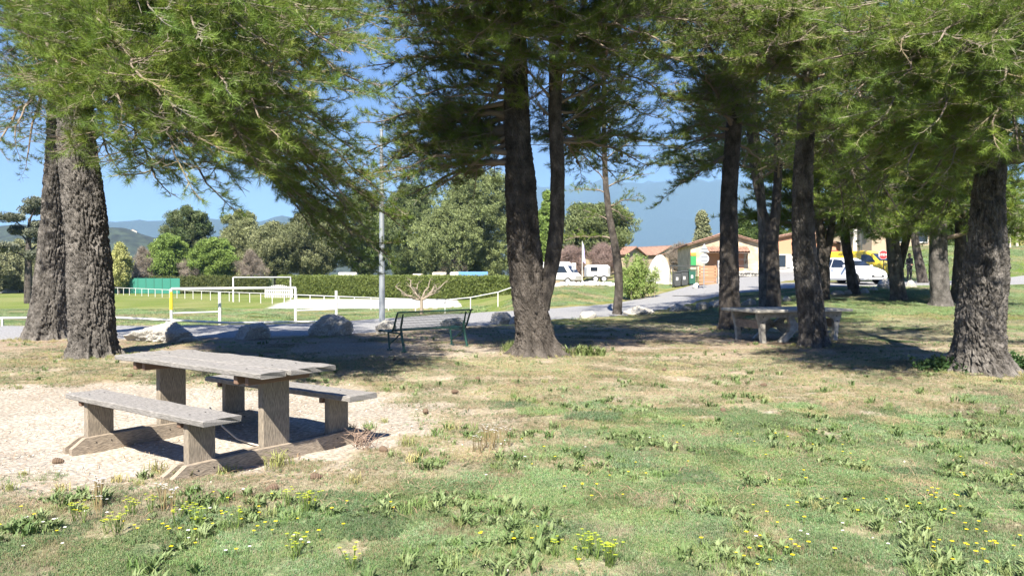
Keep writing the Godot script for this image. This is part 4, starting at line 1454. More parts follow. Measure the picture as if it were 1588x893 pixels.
	for k in 16000:
		var d := 3.8 * pow(18.0 / 3.8, R.randf())
		var x := rr(-0.74, 0.74) * d
		var cv := cover(x, d)
		if R.randf() > cv.x + 0.03:
			continue
		var s := 0.003 + 0.012 * pow(R.randf(), 7.0)
		pw.append(Transform3D(Basis(Vector3(rr(-1, 1), rr(-1, 1), rr(-1, 1)).normalized(), rr(0, TAU)).scaled_local(Vector3(s, s * 0.6, s * 0.8)), Vector3(x, ht(x, d) + s * 0.1, -d)))
		pc.append(Color(0.60, 0.55, 0.49).lerp(Color(0.42, 0.36, 0.30), R.randf() * R.randf()))
	var pm := mat("pebble", Color(1, 1, 1), 0.9)
	pm.vertex_color_use_as_albedo = true
	var o2 := swarm("pebbles", rock_mesh(Vector3(2, 2, 2), 3, 4), pm, pw, pc, self)
	tag(o2, "small pebbles and grit strewn over the bare earth", "pebbles")
	# fallen needles and litter under the pines
	pw = []
	pc = []
	var lit := blade_mesh(9, 0.04, 0.09, 0.004, 0.06, 2.4, 8)
	for k in 17000:
		var d := rr(5.0, 23.0)
		var x := rr(-0.74, 0.74) * d
		if road_off(x, d) > -2.8 or R.randf() > (0.25 + cover(x, d).z if d > 12.0 else 0.22):
			continue
		var s := rr(0.8, 1.6)
		pw.append(Transform3D(Basis(Vector3.UP, rr(0, TAU)).scaled_local(Vector3(s, 0.35 * s, s)), Vector3(x, ht(x, d) + 0.004, -d)))
		pc.append(Color(0.24, 0.16, 0.10).lerp(Color(0.36, 0.27, 0.18), R.randf()))
	o2 = swarm("needle_litter", lit, M.leaf, pw, pc, self)
	tag(o2, "brown fallen pine needles under the trees", "litter")

func build_cones() -> void:
	for q in [[1030, 575], [740, 590], [660, 640], [1190, 600], [330, 735], [590, 700], [80, 720], [480, 745], [610, 560], [1400, 590], [960, 560], [700, 610], [1120, 640], [205, 585], [430, 760], [1290, 570]]:
		var p := G(q[0], q[1])
		var o := single("fallen_cone", CONE, M.cone, "brown fallen pine cone lying on the dry ground", "pine cone", p + Vector3(0, 0.026, 0), 0.0, "fallen pine cones")
		o.basis = Basis(Vector3.UP, rr(0, TAU)) * Basis(Vector3.RIGHT, PI / 2)

func flower(petal: Color, stem: Color, h: float, r: float, n: int, heads: int, seed_: int) -> ArrayMesh:
	var rg := RandomNumberGenerator.new()
	rg.seed = seed_
	var mb := MB.new()
	mb.colored = true
	for q in heads:
		var base := Vector3(rg.randfn() * 0.012, 0, rg.randfn() * 0.012) * float(heads > 1)
		var top := base + Vector3(rg.randf_range(-0.02, 0.02), h * rg.randf_range(0.85, 1.1), rg.randf_range(-0.02, 0.02))
		if heads > 1:
			top += Vector3(rg.randf_range(-0.03, 0.03), 0, rg.randf_range(-0.03, 0.03))
		mb.col = stem
		mb.tube(PackedVector3Array([base, base.lerp(top, 0.5) + Vector3(0.004, 0, 0), top]), PackedFloat32Array([0.002, 0.002, 0.002]), 3)
		mb.col = petal
		var ctr := mb.pt(top + Vector3(0, 0.002, 0))
		for k in n:
			var a := TAU * k / n
			var i := mb.v.size()
			mb.col = petal * rg.randf_range(0.85, 1.1)
			mb.pt(top + Vector3(cos(a - 0.3) * r, 0.35 * r, sin(a - 0.3) * r))
			mb.pt(top + Vector3(cos(a + 0.3) * r, 0.35 * r, sin(a + 0.3) * r))
			mb.tri(ctr, i, i + 1)
	return mb.mesh()

func build_flowers() -> void:
	var yellow := flower(Color(0.66, 0.52, 0.02), Color(0.10, 0.14, 0.03), 0.06, 0.0115, 10, 1, 1)
	var daisy := flower(Color(0.80, 0.79, 0.74), Color(0.10, 0.14, 0.03), 0.05, 0.011, 12, 1, 2)
	var spurge := flower(Color(0.40, 0.47, 0.03), Color(0.11, 0.17, 0.04), 0.11, 0.011, 6, 7, 3)
	var rocket := flower(Color(0.72, 0.70, 0.70), Color(0.24, 0.19, 0.10), 0.17, 0.009, 5, 7, 4)
	# clusters read from the photograph: [u, v, spread in u, spread in v, count]
	var sets := [
		["yellow_flower", yellow, [[1270, 800, 80, 40, 14], [1200, 860, 80, 25, 16], [1500, 850, 70, 35, 26], [1440, 790, 60, 40, 12], [1480, 740, 60, 30, 9], [900, 740, 120, 50, 14], [270, 830, 120, 30, 14], [430, 830, 120, 35, 14], [1050, 690, 250, 40, 14], [820, 850, 70, 30, 9], [500, 790, 140, 20, 9], [1300, 720, 90, 30, 7], [60, 810, 60, 20, 5]], "yellow dandelion-like flower open in the lawn", "flower", "yellow flowers in the lawn"],
		["daisy", daisy, [[230, 800, 130, 40, 9], [60, 830, 60, 30, 6], [420, 850, 160, 25, 7], [800, 700, 200, 40, 8], [1300, 840, 150, 35, 7], [330, 770, 60, 6, 4]], "small white daisy in the lawn", "flower", "daisies in the lawn"],
		["spurge_plant", spurge, [[115, 810, 8, 4, 2], [215, 806, 20, 10, 3], [165, 830, 14, 8, 2], [185, 833, 8, 4, 1], [230, 797, 8, 6, 1], [285, 812, 20, 10, 3], [300, 824, 12, 6, 2], [465, 790, 10, 6, 2], [488, 792, 12, 6, 3], [365, 822, 6, 4, 1], [920, 862, 14, 8, 3], [940, 878, 16, 6, 3], [885, 870, 20, 8, 2], [460, 868, 8, 4, 2], [545, 885, 10, 4, 2]], "yellow-green flowering spurge plant in the foreground lawn", "spurge", "spurge plants"],
		["rocket_plant", rocket, [[155, 795, 16, 8, 4], [250, 795, 12, 5, 3], [760, 690, 14, 10, 5], [742, 700, 12, 8, 3], [775, 702, 16, 8, 3]], "pale white-flowered wild plant on thin dry stems", "wild flower", "white-flowered wild plants"],
	]
	for s in sets:
		for q in s[2]:
			for k in q[4]:
				var p := G(q[0] + R.randfn() * q[2] * 0.6, q[1] + clampf(R.randfn() * 0.6, -1.2, 1.2) * q[3])
				var o := single(s[0], s[1], M.flower, s[3], s[4], p, rr(0, TAU), s[5])
				o.scale = Vector3.ONE * rr(0.8, 1.2)

# ---------------------------------------------------------------- beyond the road
func lobed_tree(called: String, label: String, category: String, foot: Vector3, h: float, wide: float, shape: String, c0: Color, c1: Color, n: int, o := {}) -> Node3D:
	var t := thing(called, label, category, Vector3.ZERO, 0.0, o.get("group", ""))
	var mb := MB.new()
	var tr: float = o.get("trunk", 0.03 * h)
	var bare_to: float = o.get("bare", 0.15)
	var lean := Vector3(rr(-0.04, 0.04) * h, 0, 0)
	mb.tube(PackedVector3Array([foot - Vector3(0, 0.3, 0), foot + Vector3(0, h * bare_to, 0) + lean * 0.4, foot + Vector3(0, h * 0.8, 0) + lean]), PackedFloat32Array([tr * 1.2, tr, tr * 0.25]), 8)
	var where := []
	var tint := []
	var lobes := []
	var nl: int = o.get("lobes", 34)
	for k in nl:
		var f := (k + 0.5) / nl
		var y: float = bare_to + (1.0 - bare_to) * f
		var r := 1.0
		match shape:
			"round":
				r = sqrt(maxf(0.05, 1.0 - pow(2.0 * f - 1.0, 2)))
			"cone":
				r = 1.0 - 0.85 * f
			"egg":
				r = sin(PI * pow(f * 0.92 + 0.06, 0.75))
			"flat":
				r = 0.75 + 0.25 * sin(f * 9.0)
		var az := k * 2.39996 + rr(-0.4, 0.4)
		var away := wide * 0.5 * r * rr(0.35, 0.85)
		var at_ := foot + lean * f + Vector3(cos(az) * away, y * h * rr(0.94, 1.0), sin(az) * away)
		var rad := wide * 0.5 * clampf(r * 0.42, 0.13, 1.0) * rr(0.6, 1.15)
		lobes.append([at_, rad])
		mb.tube(PackedVector3Array([foot + lean * f + Vector3(0, y * h * 0.8, 0), at_]), PackedFloat32Array([tr * 0.35, tr * 0.1]), 5)
	part("trunk", mb.mesh(true), o.get("bark", M.bark), t)
	var s: float = o.get("size", 1.0)
	for l in lobes:
		var cl := c0.lerp(c1, R.randf())
		for k in int(n * 1.5) / nl:
			var dir := Vector3(R.randfn(), R.randfn() * 0.8 + 0.12, R.randfn()).normalized()
			var p: Vector3 = l[0] + dir * l[1] * pow(R.randf(), 0.5) * 1.25 * Vector3(1, o.get("squash", 0.8), 1)
			where.append(Transform3D(Basis(dir.cross(Vector3(0.2, 0.3, 0.9)).normalized(), rr(0, TAU)).scaled(Vector3.ONE * s * rr(0.7, 1.25)), p))
			tint.append(cl.lerp(c0.lerp(c1, R.randf()), 0.5) * rr(0.85, 1.4))
	swarm("crown", o.get("clump", CLUMP[1]), M.leaf, where, tint, t)
	return t

func px_h(dv: float, d: float) -> float:
	return dv / F * d

# a tree by the pixels of its foot, its top and its width
func tree_px(called: String, label: String, u: float, v_top: float, w_px: float, d: float, shape: String, c0: Color, c1: Color, n: int, o := {}) -> void:
	var foot := ground_at((u - CU) / F * d, d)
	var top := P(u, v_top, d)
	lobed_tree(called, label, o.get("category", "tree"), foot, top.y - foot.y, w_px / F * d, shape, c0, c1, n, o)

func build_far_trees() -> void:
	CLUMP = [make_clump(60, 0.55, 0.16, 501), make_clump(60, 0.5, 0.10, 502)]
	# twiggy clump for leafless shrubs
	var mb := MB.new()
	for k in 26:
		var a := Vector3(R.randfn(), R.randfn(), R.randfn()).normalized() * 0.3
		var b := a + Vector3(R.randfn(), absf(R.randfn()), R.randfn()).normalized() * rr(0.3, 0.6)
		mb.tube(PackedVector3Array([a, b]), PackedFloat32Array([0.014, 0.006]), 3)
	CLUMP.append(mb.mesh())
	var olive0 := Color(0.13, 0.14, 0.075)
	var olive1 := Color(0.20, 0.205, 0.11)
	var bright0 := Color(0.105, 0.165, 0.035)
	var bright1 := Color(0.16, 0.225, 0.05)
	var deep0 := Color(0.05, 0.085, 0.022)
	var deep1 := Color(0.10, 0.14, 0.035)
	var grey0 := Color(0.17, 0.145, 0.12)
	var grey1 := Color(0.26, 0.22, 0.18)
	var tw := {"clump": CLUMP[2], "squash": 0.9, "bark": M.twig, "trunk": 0.08}
	# along the far side of the field
	tree_px("cedar_tree", "grey-green cedar with flat layered boughs behind the twin trunks", 42, 306, 80, 72, "flat", Color(0.085, 0.097, 0.068), Color(0.135, 0.146, 0.103), 420, {"lobes": 9, "squash": 0.22, "bare": 0.45, "size": 0.8})
	tree_px("olive_tree", "dull olive-coloured tree beyond the white wall", 30, 375, 74, 112, "round", olive0, olive1, 700, {"bare": 0.1})
	tree_px("olive_tree", "low grey-green olive tree standing before the white wall's end", 62, 402, 56, 105, "round", olive0, olive1, 500, {"bare": 0.1})
	tree_px("olive_tree", "grey olive tree beyond the white wall, at the picture's edge", -10, 392, 60, 108, "round", olive0, olive1, 500, {"bare": 0.1})
	tree_px("young_tree", "yellow-green budding tree beside the huge pine's trunk", 184, 378, 42, 108, "egg", Color(0.252, 0.264, 0.098), Color(0.349, 0.354, 0.138), 420, {"bare": 0.15})
	tree_px("bare_tree", "leafless grey tree above the green windbreak", 222, 386, 48, 112, "egg", grey0, grey1, 260, tw)
	tree_px("round_tree", "bright green round-headed tree beside the leafless grey tree", 259, 366, 64, 114, "round", bright0, bright1, 1500, {"bare": 0.2})
	tree_px("pine_tree", "tall dark pine rising between two bright round trees", 291, 318, 72, 122, "round", deep0, Color(0.125, 0.140, 0.068), 1700, {"bare": 0.12})
	tree_px("round_tree", "bright green round-headed tree behind the near goal", 330, 371, 62, 112, "round", bright0, bright1, 1500, {"bare": 0.2})
	tree_px("pine_tree", "tall light olive-green pine behind the far goal", 372, 328, 74, 124, "round", Color(0.136, 0.154, 0.072), Color(0.215, 0.234, 0.111), 1700, {"bare": 0.15})
	tree_px("bare_tree", "leafless brown tree between the bright round tree and the far goal", 388, 392, 50, 110, "egg", grey0, grey1, 300, tw)
	tree_px("bare_tree", "leafless grey bush between the two bright round trees", 294, 405, 40, 111, "round", grey0, grey1, 240, tw)
	tree_px("pine_tree", "spreading light green pine above the hedge's end, by the white arch", 428, 345, 80, 118, "round", Color(0.116, 0.135, 0.063), Color(0.194, 0.205, 0.104), 1700, {"bare": 0.25})
	tree_px("pine_tree", "olive-green pine above the hedge, by the small white shed", 488, 322, 110, 120, "round", Color(0.105, 0.120, 0.056), Color(0.174, 0.185, 0.092), 1900, {"bare": 0.22})
	tree_px("pine_tree", "dark pine behind the lamp post, above the hedge", 560, 300, 110, 124, "round", deep0, Color(0.136, 0.154, 0.068), 1900, {"bare": 0.2})
	tree_px("pine_tree", "broad dark green pine above the middle of the hedge", 640, 285, 130, 122, "round", deep0, Color(0.137, 0.163, 0.066), 2300, {"bare": 0.15})
	tree_px("pine_tree", "tall bright green pine next to the two-stemmed pine, above the hedge", 742, 258, 150, 112, "round", Color(0.093, 0.119, 0.047), Color(0.189, 0.226, 0.089), 3000, {"bare": 0.1})
	tree_px("pine_tree", "bright green pine showing low between the broad dark pines, above the hedge", 690, 320, 110, 106, "round", Color(0.098, 0.124, 0.048), Color(0.178, 0.212, 0.086), 1700, {"bare": 0.2})
	tree_px("bare_tree", "leafless grey tree behind the hedge, by the blue caravan", 702, 385, 44, 104, "egg", grey0, grey1, 240, tw)
	tree_px("pine_tree", "umbrella-shaped dark pine behind the camper vans", 922, 316, 116, 96, "round", Color(0.077, 0.099, 0.040), Color(0.149, 0.182, 0.070), 2000, {"bare": 0.35, "squash": 0.6})
	tree_px("pine_tree", "green pine peeping between the two stems of the dark pine", 850, 300, 50, 104, "egg", bright0, bright1, 1200, {"bare": 0.2})
	tree_px("bare_tree", "purplish leafless tree behind the white camper van", 935, 382, 46, 84, "round", Color(0.197, 0.137, 0.122), Color(0.275, 0.207, 0.186), 300, tw)
	tree_px("bare_tree", "purplish leafless tree behind the tall flag", 884, 385, 46, 86, "round", Color(0.197, 0.137, 0.122), Color(0.275, 0.207, 0.186), 300, tw)
	tree_px("bare_tree", "leafless pale tree beside the peach house's gable", 1055, 384, 40, 78, "round", grey0, grey1, 260, tw)
	tree_px("conifer", "pale green conifer rising behind the peach house's gable", 1090, 331, 38, 92, "cone", Color(0.135, 0.150, 0.082), Color(0.233, 0.245, 0.137), 900, {"bare": 0.1})
	tree_px("conifer", "dark conifer rising behind the peach house's roof", 1156, 338, 34, 92, "cone", deep0, deep1, 800, {"bare": 0.1})
	tree_px("bushy_tree", "dark bushy tree behind the peach house's tiled roof", 1190, 352, 60, 96, "round", deep0, deep1, 1000, {"bare": 0.1})
	tree_px("bushy_tree", "dark bushy tree behind the wing with grey shutters", 1240, 356, 50, 98, "round", deep0, deep1, 900, {"bare": 0.1})
	tree_px("bushy_tree", "grey-green trees' edge behind the yellow van", 1300, 378, 60, 110, "round", olive0, olive1, 700, {"bare": 0.05})
	tree_px("bushy_tree", "dull green bushy tree above the grassy slope, by the information board", 1560, 322, 110, 100, "round", olive0, olive1, 1500, {"bare": 0.1})
	tree_px("bushy_tree", "yellow-green shrub at the top of the grassy slope", 1600, 362, 60, 70, "round", Color(0.247, 0.237, 0.086), Color(0.344, 0.327, 0.125), 500, {"bare": 0.1})
	tree_px("bushy_tree", "dark green bushy tree behind the orange roof", 1440, 340, 120, 104, "round", deep0, deep1, 1500, {"bare": 0.1})
	# bamboo-like bush by the road
	var p := ground_at((988.0 - CU) / F * 43.0, 43.0)
	var t := thing("bamboo_bush", "upright light green bamboo-like bush beside the road", "bush")
	var where := []
	var tint := []
	mb = MB.new()
	for k in 46:
		var a := p + Vector3(R.randfn() * 0.32, -0.05, R.randfn() * 0.32)
		var e := a + Vector3(R.randfn() * 0.22, rr(1.4, 2.6), R.randfn() * 0.22)
		mb.tube(PackedVector3Array([a, e]), PackedFloat32Array([0.018, 0.008]), 4)
		for q in 17:
			var f := rr(0.12, 1.0)
			where.append(Transform3D(Basis(Vector3(rr(-1, 1), rr(-1, 1), rr(-1, 1)).normalized(), rr(0, TAU)).scaled(Vector3.ONE * rr(0.28, 0.5)), a.lerp(e, f) + Vector3(R.randfn(), R.randfn(), R.randfn()) * 0.07))
			tint.append(Color(0.15, 0.24, 0.05).lerp(Color(0.28, 0.34, 0.12), R.randf()))
	part("stem", mb.mesh(), M.twig, t)
	swarm("leaves", CLUMP[1], M.leaf, where, tint, t)
	# the long clipped hedge
	var ha := ground_at(-29.0, 93.0)
	var hb := ground_at(3.0, 78.0)
	t = thing("hedge", "long clipped dark green hedge behind the gravel court", "hedge")
	var mid := (ha + hb) * 0.5
	var yaw := atan2(-(hb.z - ha.z), hb.x - ha.x)
	mb = MB.new()
	mb.box(turned(mid + Vector3(0, 0.75, 0), yaw), Vector3(ha.distance_to(hb), 2.2, 1.0), 0.1)
	part("filler_core", mb.mesh(), M.hedge_core, t)  # solid leaf-coloured box added to fill the hedge behind its leaves
	where = []
	tint = []
	var L := ha.distance_to(hb)
	var side := Basis(Vector3.UP, yaw)
	for k in 4200:
		var top := R.randf() < 0.3
		var q := Vector3(rr(-L / 2, L / 2), 1.95 if top else rr(0.0, 1.95), rr(-0.6, 0.6) if top else 0.58)
		q += Vector3(0, R.randfn() * 0.05, R.randfn() * 0.06)
		where.append(Transform3D(Basis(Vector3(rr(-1, 1), rr(-1, 1), rr(-1, 1)).normalized(), rr(0, TAU)).scaled(Vector3.ONE * rr(0.5, 0.8)), mid + side * q))
		tint.append(Color(0.085, 0.12, 0.025).lerp(Color(0.15, 0.185, 0.045), R.randf()))
	swarm("leaves", CLUMP[1], M.leaf, where, tint, t)
	# low dark hedge behind the perimeter rail
	ha = ground_at(-66.0, 116.0)
	hb = ground_at(-34.0, 104.0)
	mid = (ha + hb) * 0.5
	yaw = atan2(-(hb.z - ha.z), hb.x - ha.x)
	L = ha.distance_to(hb)
	side = Basis(Vector3.UP, yaw)
	t = thing("hedge", "low dark hedge behind the green windbreak and the far rail", "hedge")
	mb = MB.new()
	mb.box(turned(mid + Vector3(0, 0.9, 0), yaw), Vector3(L, 2.4, 1.0), 0.1)
	part("filler_core", mb.mesh(), M.hedge_core, t)  # added filler box in leaf colour, no real stems
	where = []
	tint = []
	for k in 2600:
		var q := Vector3(rr(-L / 2, L / 2), rr(0.0, 2.4), 0.55)
		where.append(Transform3D(Basis(Vector3(rr(-1, 1), rr(-1, 1), rr(-1, 1)).normalized(), rr(0, TAU)).scaled(Vector3.ONE * rr(0.6, 0.9)), mid + side * q))
		tint.append(Color(0.05, 0.07, 0.018).lerp(Color(0.11, 0.125, 0.035), R.randf()))
	swarm("leaves", CLUMP[1], M.leaf, where, tint, t)
	# pollarded plane tree without leaves
	p = ground_at((653.0 - CU) / F * 52.0, 52.0)
	t = thing("plane_tree", "small leafless pollarded tree with crooked pale limbs before the hedge", "tree")
	mb = MB.new()
	mb.tube(PackedVector3Array([p - Vector3(0, 0.1, 0), p + Vector3(0.03, 0.6, 0), p + Vector3(0, 1.15, 0)]), PackedFloat32Array([0.13, 0.11, 0.10]), 8)
	var pale := mat("plane_bark", Color(0.24, 0.20, 0.155), 0.9)
	part("trunk", mb.mesh(true), pale, t)
	for e in [[-1.75, 1.95, 0.2], [-0.9, 2.35, -0.4], [-0.2, 2.15, 0.5], [0.55, 2.5, -0.3], [1.15, 1.9, 0.5], [1.6, 2.3, 0.0], [-1.25, 1.6, 0.6], [0.9, 2.1, -0.7], [-0.6, 1.9, -0.6]]:
		mb = MB.new()
		var pts := PackedVector3Array([p + Vector3(0, 1.05, 0)])
		var rd := PackedFloat32Array([0.075])
		for k in 4:
			var f := (k + 1) / 4.0
			pts.push_back(p + Vector3(e[0] * f, lerpf(1.1, e[1], f * f * 0.6 + f * 0.4), e[2] * f) + Vector3(rr(-0.13, 0.13), rr(-0.1, 0.1), rr(-0.1, 0.1)))
			rd.push_back(0.07 - 0.012 * k)
			for z in 3:
				var tip := pts[k + 1] + Vector3(rr(-0.4, 0.4), rr(0.0, 0.4), rr(-0.3, 0.3))
				mb.tube(PackedVector3Array([pts[k + 1], tip]), PackedFloat32Array([0.02, 0.008]), 4)
		mb.tube(pts, rd, 6, true)
		part("limb", mb.mesh(), pale, t)

func white_goal(label: String, a: Vector3, b: Vector3, h: float, back: Vector3, yellow: bool) -> void:
	var t := thing("football_goal", label, "goal")
	var r := 0.075
	for q in [a, b]:
		var mb := MB.new()
		mb.bar(q - Vector3(0, 0.1, 0), q + Vector3(0, h, 0), r, 10)
		part("post", mb.mesh(), M.white_paint, t)
		if yellow and q == a:
			mb = MB.new()
			mb.bar(q + Vector3(0, h * 0.45, 0), q + Vector3(0, h * 0.93, 0), r + 0.006, 10)
			part("yellow_band", mb.mesh(), M.yellow_paint, t)
		if back != Vector3.ZERO:
			mb = MB.new()
			mb.bar(q + back - Vector3(0, 0.1, 0), q + back + Vector3(0, h * 0.9, 0), r * 1.1, 10)
			part("back_post", mb.mesh(), M.white_paint, t)
			mb = MB.new()
			mb.bar(q + Vector3(0, h * 0.36, 0), q + back + Vector3(0, h * 0.36, 0), 0.045, 8)
			part("side_bar", mb.mesh(), M.white_paint, t)
	var m2 := MB.new()
	m2.bar(a + Vector3(0, h, 0), b + Vector3(0, h, 0), r * 0.95, 10)
	part("crossbar", m2.mesh(), M.white_paint, t)

func rail_fence(label: String, line: Array, h: float, gap: float, r: float) -> void:
	var t := thing("rail_fence", label, "fence")
	for k in line.size() - 1:
		var a: Vector2 = line[k]
		var b: Vector2 = line[k + 1]
		var n := maxi(1, int(a.distance_to(b) / gap))
		for i in n:
			var p := a.lerp(b, float(i) / n)
			var q := a.lerp(b, float(i + 1) / n)
			var g := ground_at(p.x, p.y)
			var g2 := ground_at(q.x, q.y)
			var mb := MB.new()
			mb.bar(g - Vector3(0, 0.1, 0), g + Vector3(0, h, 0), r, 6)
			part("post", mb.mesh(), M.white_paint, t)
			mb = MB.new()
			mb.bar(g + Vector3(0, h + r * 0.3, 0), g2 + Vector3(0, h + r * 0.3, 0), r, 6)
			part("rail", mb.mesh(), M.white_paint, t)

func build_field_things() -> void:
	var ga := P(265, 506, 40.0)
	var gb := P(458, 501, 42.7)
	ga.y = ht(ga.x, 40.0)
	gb.y = ht(gb.x, 42.7)
	white_goal("near white football goal with a yellow band on one post", ga, gb, 2.06, Vector3(1.95, 0, -1.7), true)
	var fa := ground_at((361.0 - CU) / F * 76.0, 76.0)
	var fb := ground_at((450.0 - CU) / F * 83.0, 83.0)
	white_goal("plain white football goal across the field, before the white arch", fa, fb, 2.5, Vector3.ZERO, false)
	var near := []
	for x in [-46.0, -38.0, -30.0, -24.0, -19.0, -14.0, -10.0]:
		near.append(Vector2(x, 25.5 + 0.02 * x + (0.9 if x > -11.0 else 0.0)))
	near.append(Vector2(-7.4, 28.2))
	rail_fence("low white rail along the road's field side, behind the boulders", near, 0.52, 1.65, 0.042)
	rail_fence("white perimeter rail running the length of the football field", [Vector2(-95, 118), Vector2(-58, 106), Vector2(-18, 66), Vector2(-9.6, 57.5), Vector2(-4.8, 53), Vector2(1.0, 47.5)], 0.95, 2.3, 0.035)
	# lamp post
	var p := ground_at((592.0 - CU) / F * 25.6, 25.6)
	var t := thing("lamp_post", "tall tapering grey metal lamp post beside the road", "lamp post", p)
	var mb := MB.new()
	mb.tube(PackedVector3Array([Vector3(0, -0.2, 0), Vector3(0, 1.2, 0), Vector3(0, 3.4, 0), Vector3(0, 6.6, 0)]), PackedFloat32Array([0.105, 0.10, 0.085, 0.055]), 16)
	part("pole", mb.mesh(true), M.galvanised, t)
	part("cap", boxm(Vector3(0.12, 0.05, 0.12), 0.01), M.galvanised, t, at(Vector3(0, 6.62, 0)))
	# overhead cable between two poles
	var pole := ground_at((1326.0 - CU) / F * 52.0, 52.0)
	t = thing("utility_pole", "pale utility pole behind the white car", "pole", pole)
	mb = MB.new()
	mb.bar(Vector3(0, -0.3, 0), Vector3(0, 9.4, 0), 0.16, 12, 0.11)
	part("pole", mb.mesh(true), mat("pale_pole", Color(0.55, 0.55, 0.54), 0.8), t)
	mb = MB.new()
	mb.bar(Vector3(0.34, -0.3, 0.1), Vector3(0.34, 7.6, 0.1), 0.13, 10, 0.1)
	part("dark_pole", mb.mesh(true), M.bin_grey, t)
	var left := ground_at(-52.0, 33.0)
	single("utility_pole", pole_mesh(11.5), M.twig, "wooden utility pole beyond the twin trunks, carrying the cable", "pole", left)
	mb = MB.new()
	var ca := left + Vector3(0, 11.2, 0)
	var cb := pole + Vector3(0, 9.3, 0)
	var pts := PackedVector3Array()
	var rd := PackedFloat32Array()
	for k in 41:
		var f := k / 40.0
		pts.push_back(ca.lerp(cb, f) - Vector3(0, 4.0 * 0.9 * f * (1.0 - f), 0))
		rd.push_back(0.022)
	mb.tube(pts, rd, 5)
	single("overhead_cable", mb.mesh(), M.black, "black overhead cable crossing the sky between the poles", "cable")
	# behind the far rail
	t = thing("windbreak_fence", "green windbreak netting on posts behind the far rail", "fence")
	for k in 9:
		var a := ground_at(-60.0 + k * 1.35, 109.5 - k * 0.35)
		part("netting_panel", boxm(Vector3(1.34, 2.2, 0.05), 0.0), M.green_sheet, t, at(a + Vector3(0.67, 1.15, 0)))
		mb = MB.new()
		mb.bar(a - Vector3(0, 0.2, 0), a + Vector3(0, 2.45, 0), 0.05, 6)
		part("post", mb.mesh(), M.dark_green, t)
	var wl := thing("low_wall", "long low white wall at the far end of the field", "wall", ground_at(-78.0, 112.0), 0.1)
	part("wall", boxm(Vector3(34, 1.9, 0.3), 0.02), M.white_wall, wl, at(Vector3(0, 0.75, 0)))
	part("coping", boxm(Vector3(34.1, 0.12, 0.42), 0.02), M.cream, wl, at(Vector3(0, 1.763, 0)))
	# white arched gate
	p = ground_at((432.0 - CU) / F * 90.0, 90.0)
	t = thing("arched_gate", "white arched slatted gate behind the far goal", "gate", p)
	for k in 13:
		var x := -1.35 + k * 0.225
		var hh := 0.95 + 0.6 * sqrt(maxf(0.0, 1.0 - pow(x / 1.5, 2)))
		part("slat", boxm(Vector3(0.12, hh, 0.05), 0.0), M.white_paint, t, at(Vector3(x, hh / 2, 0)))
	for y in [0.3, 0.85]:
		part("crossbar", boxm(Vector3(2.9, 0.12, 0.06), 0.0), M.white_paint, t, at(Vector3(0, y, 0.057)))
	for x in [-1.6, 1.6]:
		part("post", boxm(Vector3(0.2, 1.3, 0.2), 0.02), M.white_paint, t, at(Vector3(x, 0.6, 0)))
	# small sheds and caravans behind the hedge
	caravan("white_shed", "small white cabin showing above the hedge near the lamp post", 539, 106.0, 2.6, 3.1, M.white_wall, 0.2)
	caravan("caravan", "narrow cream caravan behind the hedge", 648, 104.0, 1.3, 2.9, M.cream, 0.0)
	caravan("caravan", "cream caravan between the narrow one and the blue-sheeted one", 682, 102.0, 1.9, 3.1, M.cream, 0.0)
	var bc := caravan("caravan", "white caravan with a blue sheet over its roof behind the hedge", 727, 98.0, 5.0, 3.1, M.white_paint, 0.1)
	part("blue_sheet", boxm(Vector3(3.9, 0.8, 2.16), 0.05), M.tarp_blue, bc, at(Vector3(0.5, 2.75, 0.0)))

func pole_mesh(h: float) -> ArrayMesh:
	var mb := MB.new()
	mb.tube(PackedVector3Array([Vector3(0, -0.3, 0), Vector3(0, h * 0.5, 0), Vector3(0, h, 0)]), PackedFloat32Array([0.15, 0.13, 0.10]), 10, true)
	return mb.mesh(true)

func caravan(called: String, label: String, u: float, d: float, w: float, h: float, m: Material, yaw: float) -> Node3D:
	var p := ground_at((u - CU) / F * d, d)
	var t := thing(called, label, "shed" if called == "white_shed" else "caravan", p, yaw)
	part("body", boxm(Vector3(w, h - 0.4, 2.1), 0.12), m, t, at(Vector3(0, (h - 0.4) / 2 + 0.4, 0)))
	part("window", boxm(Vector3(minf(0.9, w * 0.4), 0.55, 0.06), 0.02), M.car_glass, t, at(Vector3(-w * 0.2, h * 0.62, 1.05)))
	part("skirt", boxm(Vector3(w * 0.9, 0.44, 1.8), 0.02), M.bin_grey, t, at(Vector3(0, 0.2, 0)))
	return t

# ---------------------------------------------------------------- house, vehicles, signs
# a sheet of half-round roof tiles between eave and ridge: a along the eave, b up the slope
func tile_roof(a: Vector3, b: Vector3, o: Vector3, pitch := 0.22) -> ArrayMesh:
	var mb := MB.new()
	var n := int(a.length() / pitch)
	var rows := maxi(2, int(b.length() / 0.38))
	var nrm := b.cross(a).normalized()
	if nrm.y < 0.0:
		nrm = -nrm
	for i in n:
		for j in rows:
			var f0 := float(j) / rows
			var f1 := float(j + 1) / rows
			var first := mb.v.size()
			for e in 2:
				var base := o + b * (f0 if e == 0 else f1)
				for k in 5:
					var s := (i + k / 4.0) / n
					var arch := sin(PI * k / 4.0)
					mb.pt(base + a * s + nrm * (0.03 + 0.055 * arch + (0.03 if e == 0 else 0.0)))
			for k in 4:
				mb.quad(first + k, first + k + 1, first + 6 + k, first + 5 + k)
			# the tile's lower lip
			var lip := mb.v.size()
			for k in 5:
				mb.pt(mb.v[first + k] - nrm * 0.035)
			for k in 4:
				mb.quad(first + k, lip + k, lip + k + 1, first + k + 1)
	return mb.mesh()

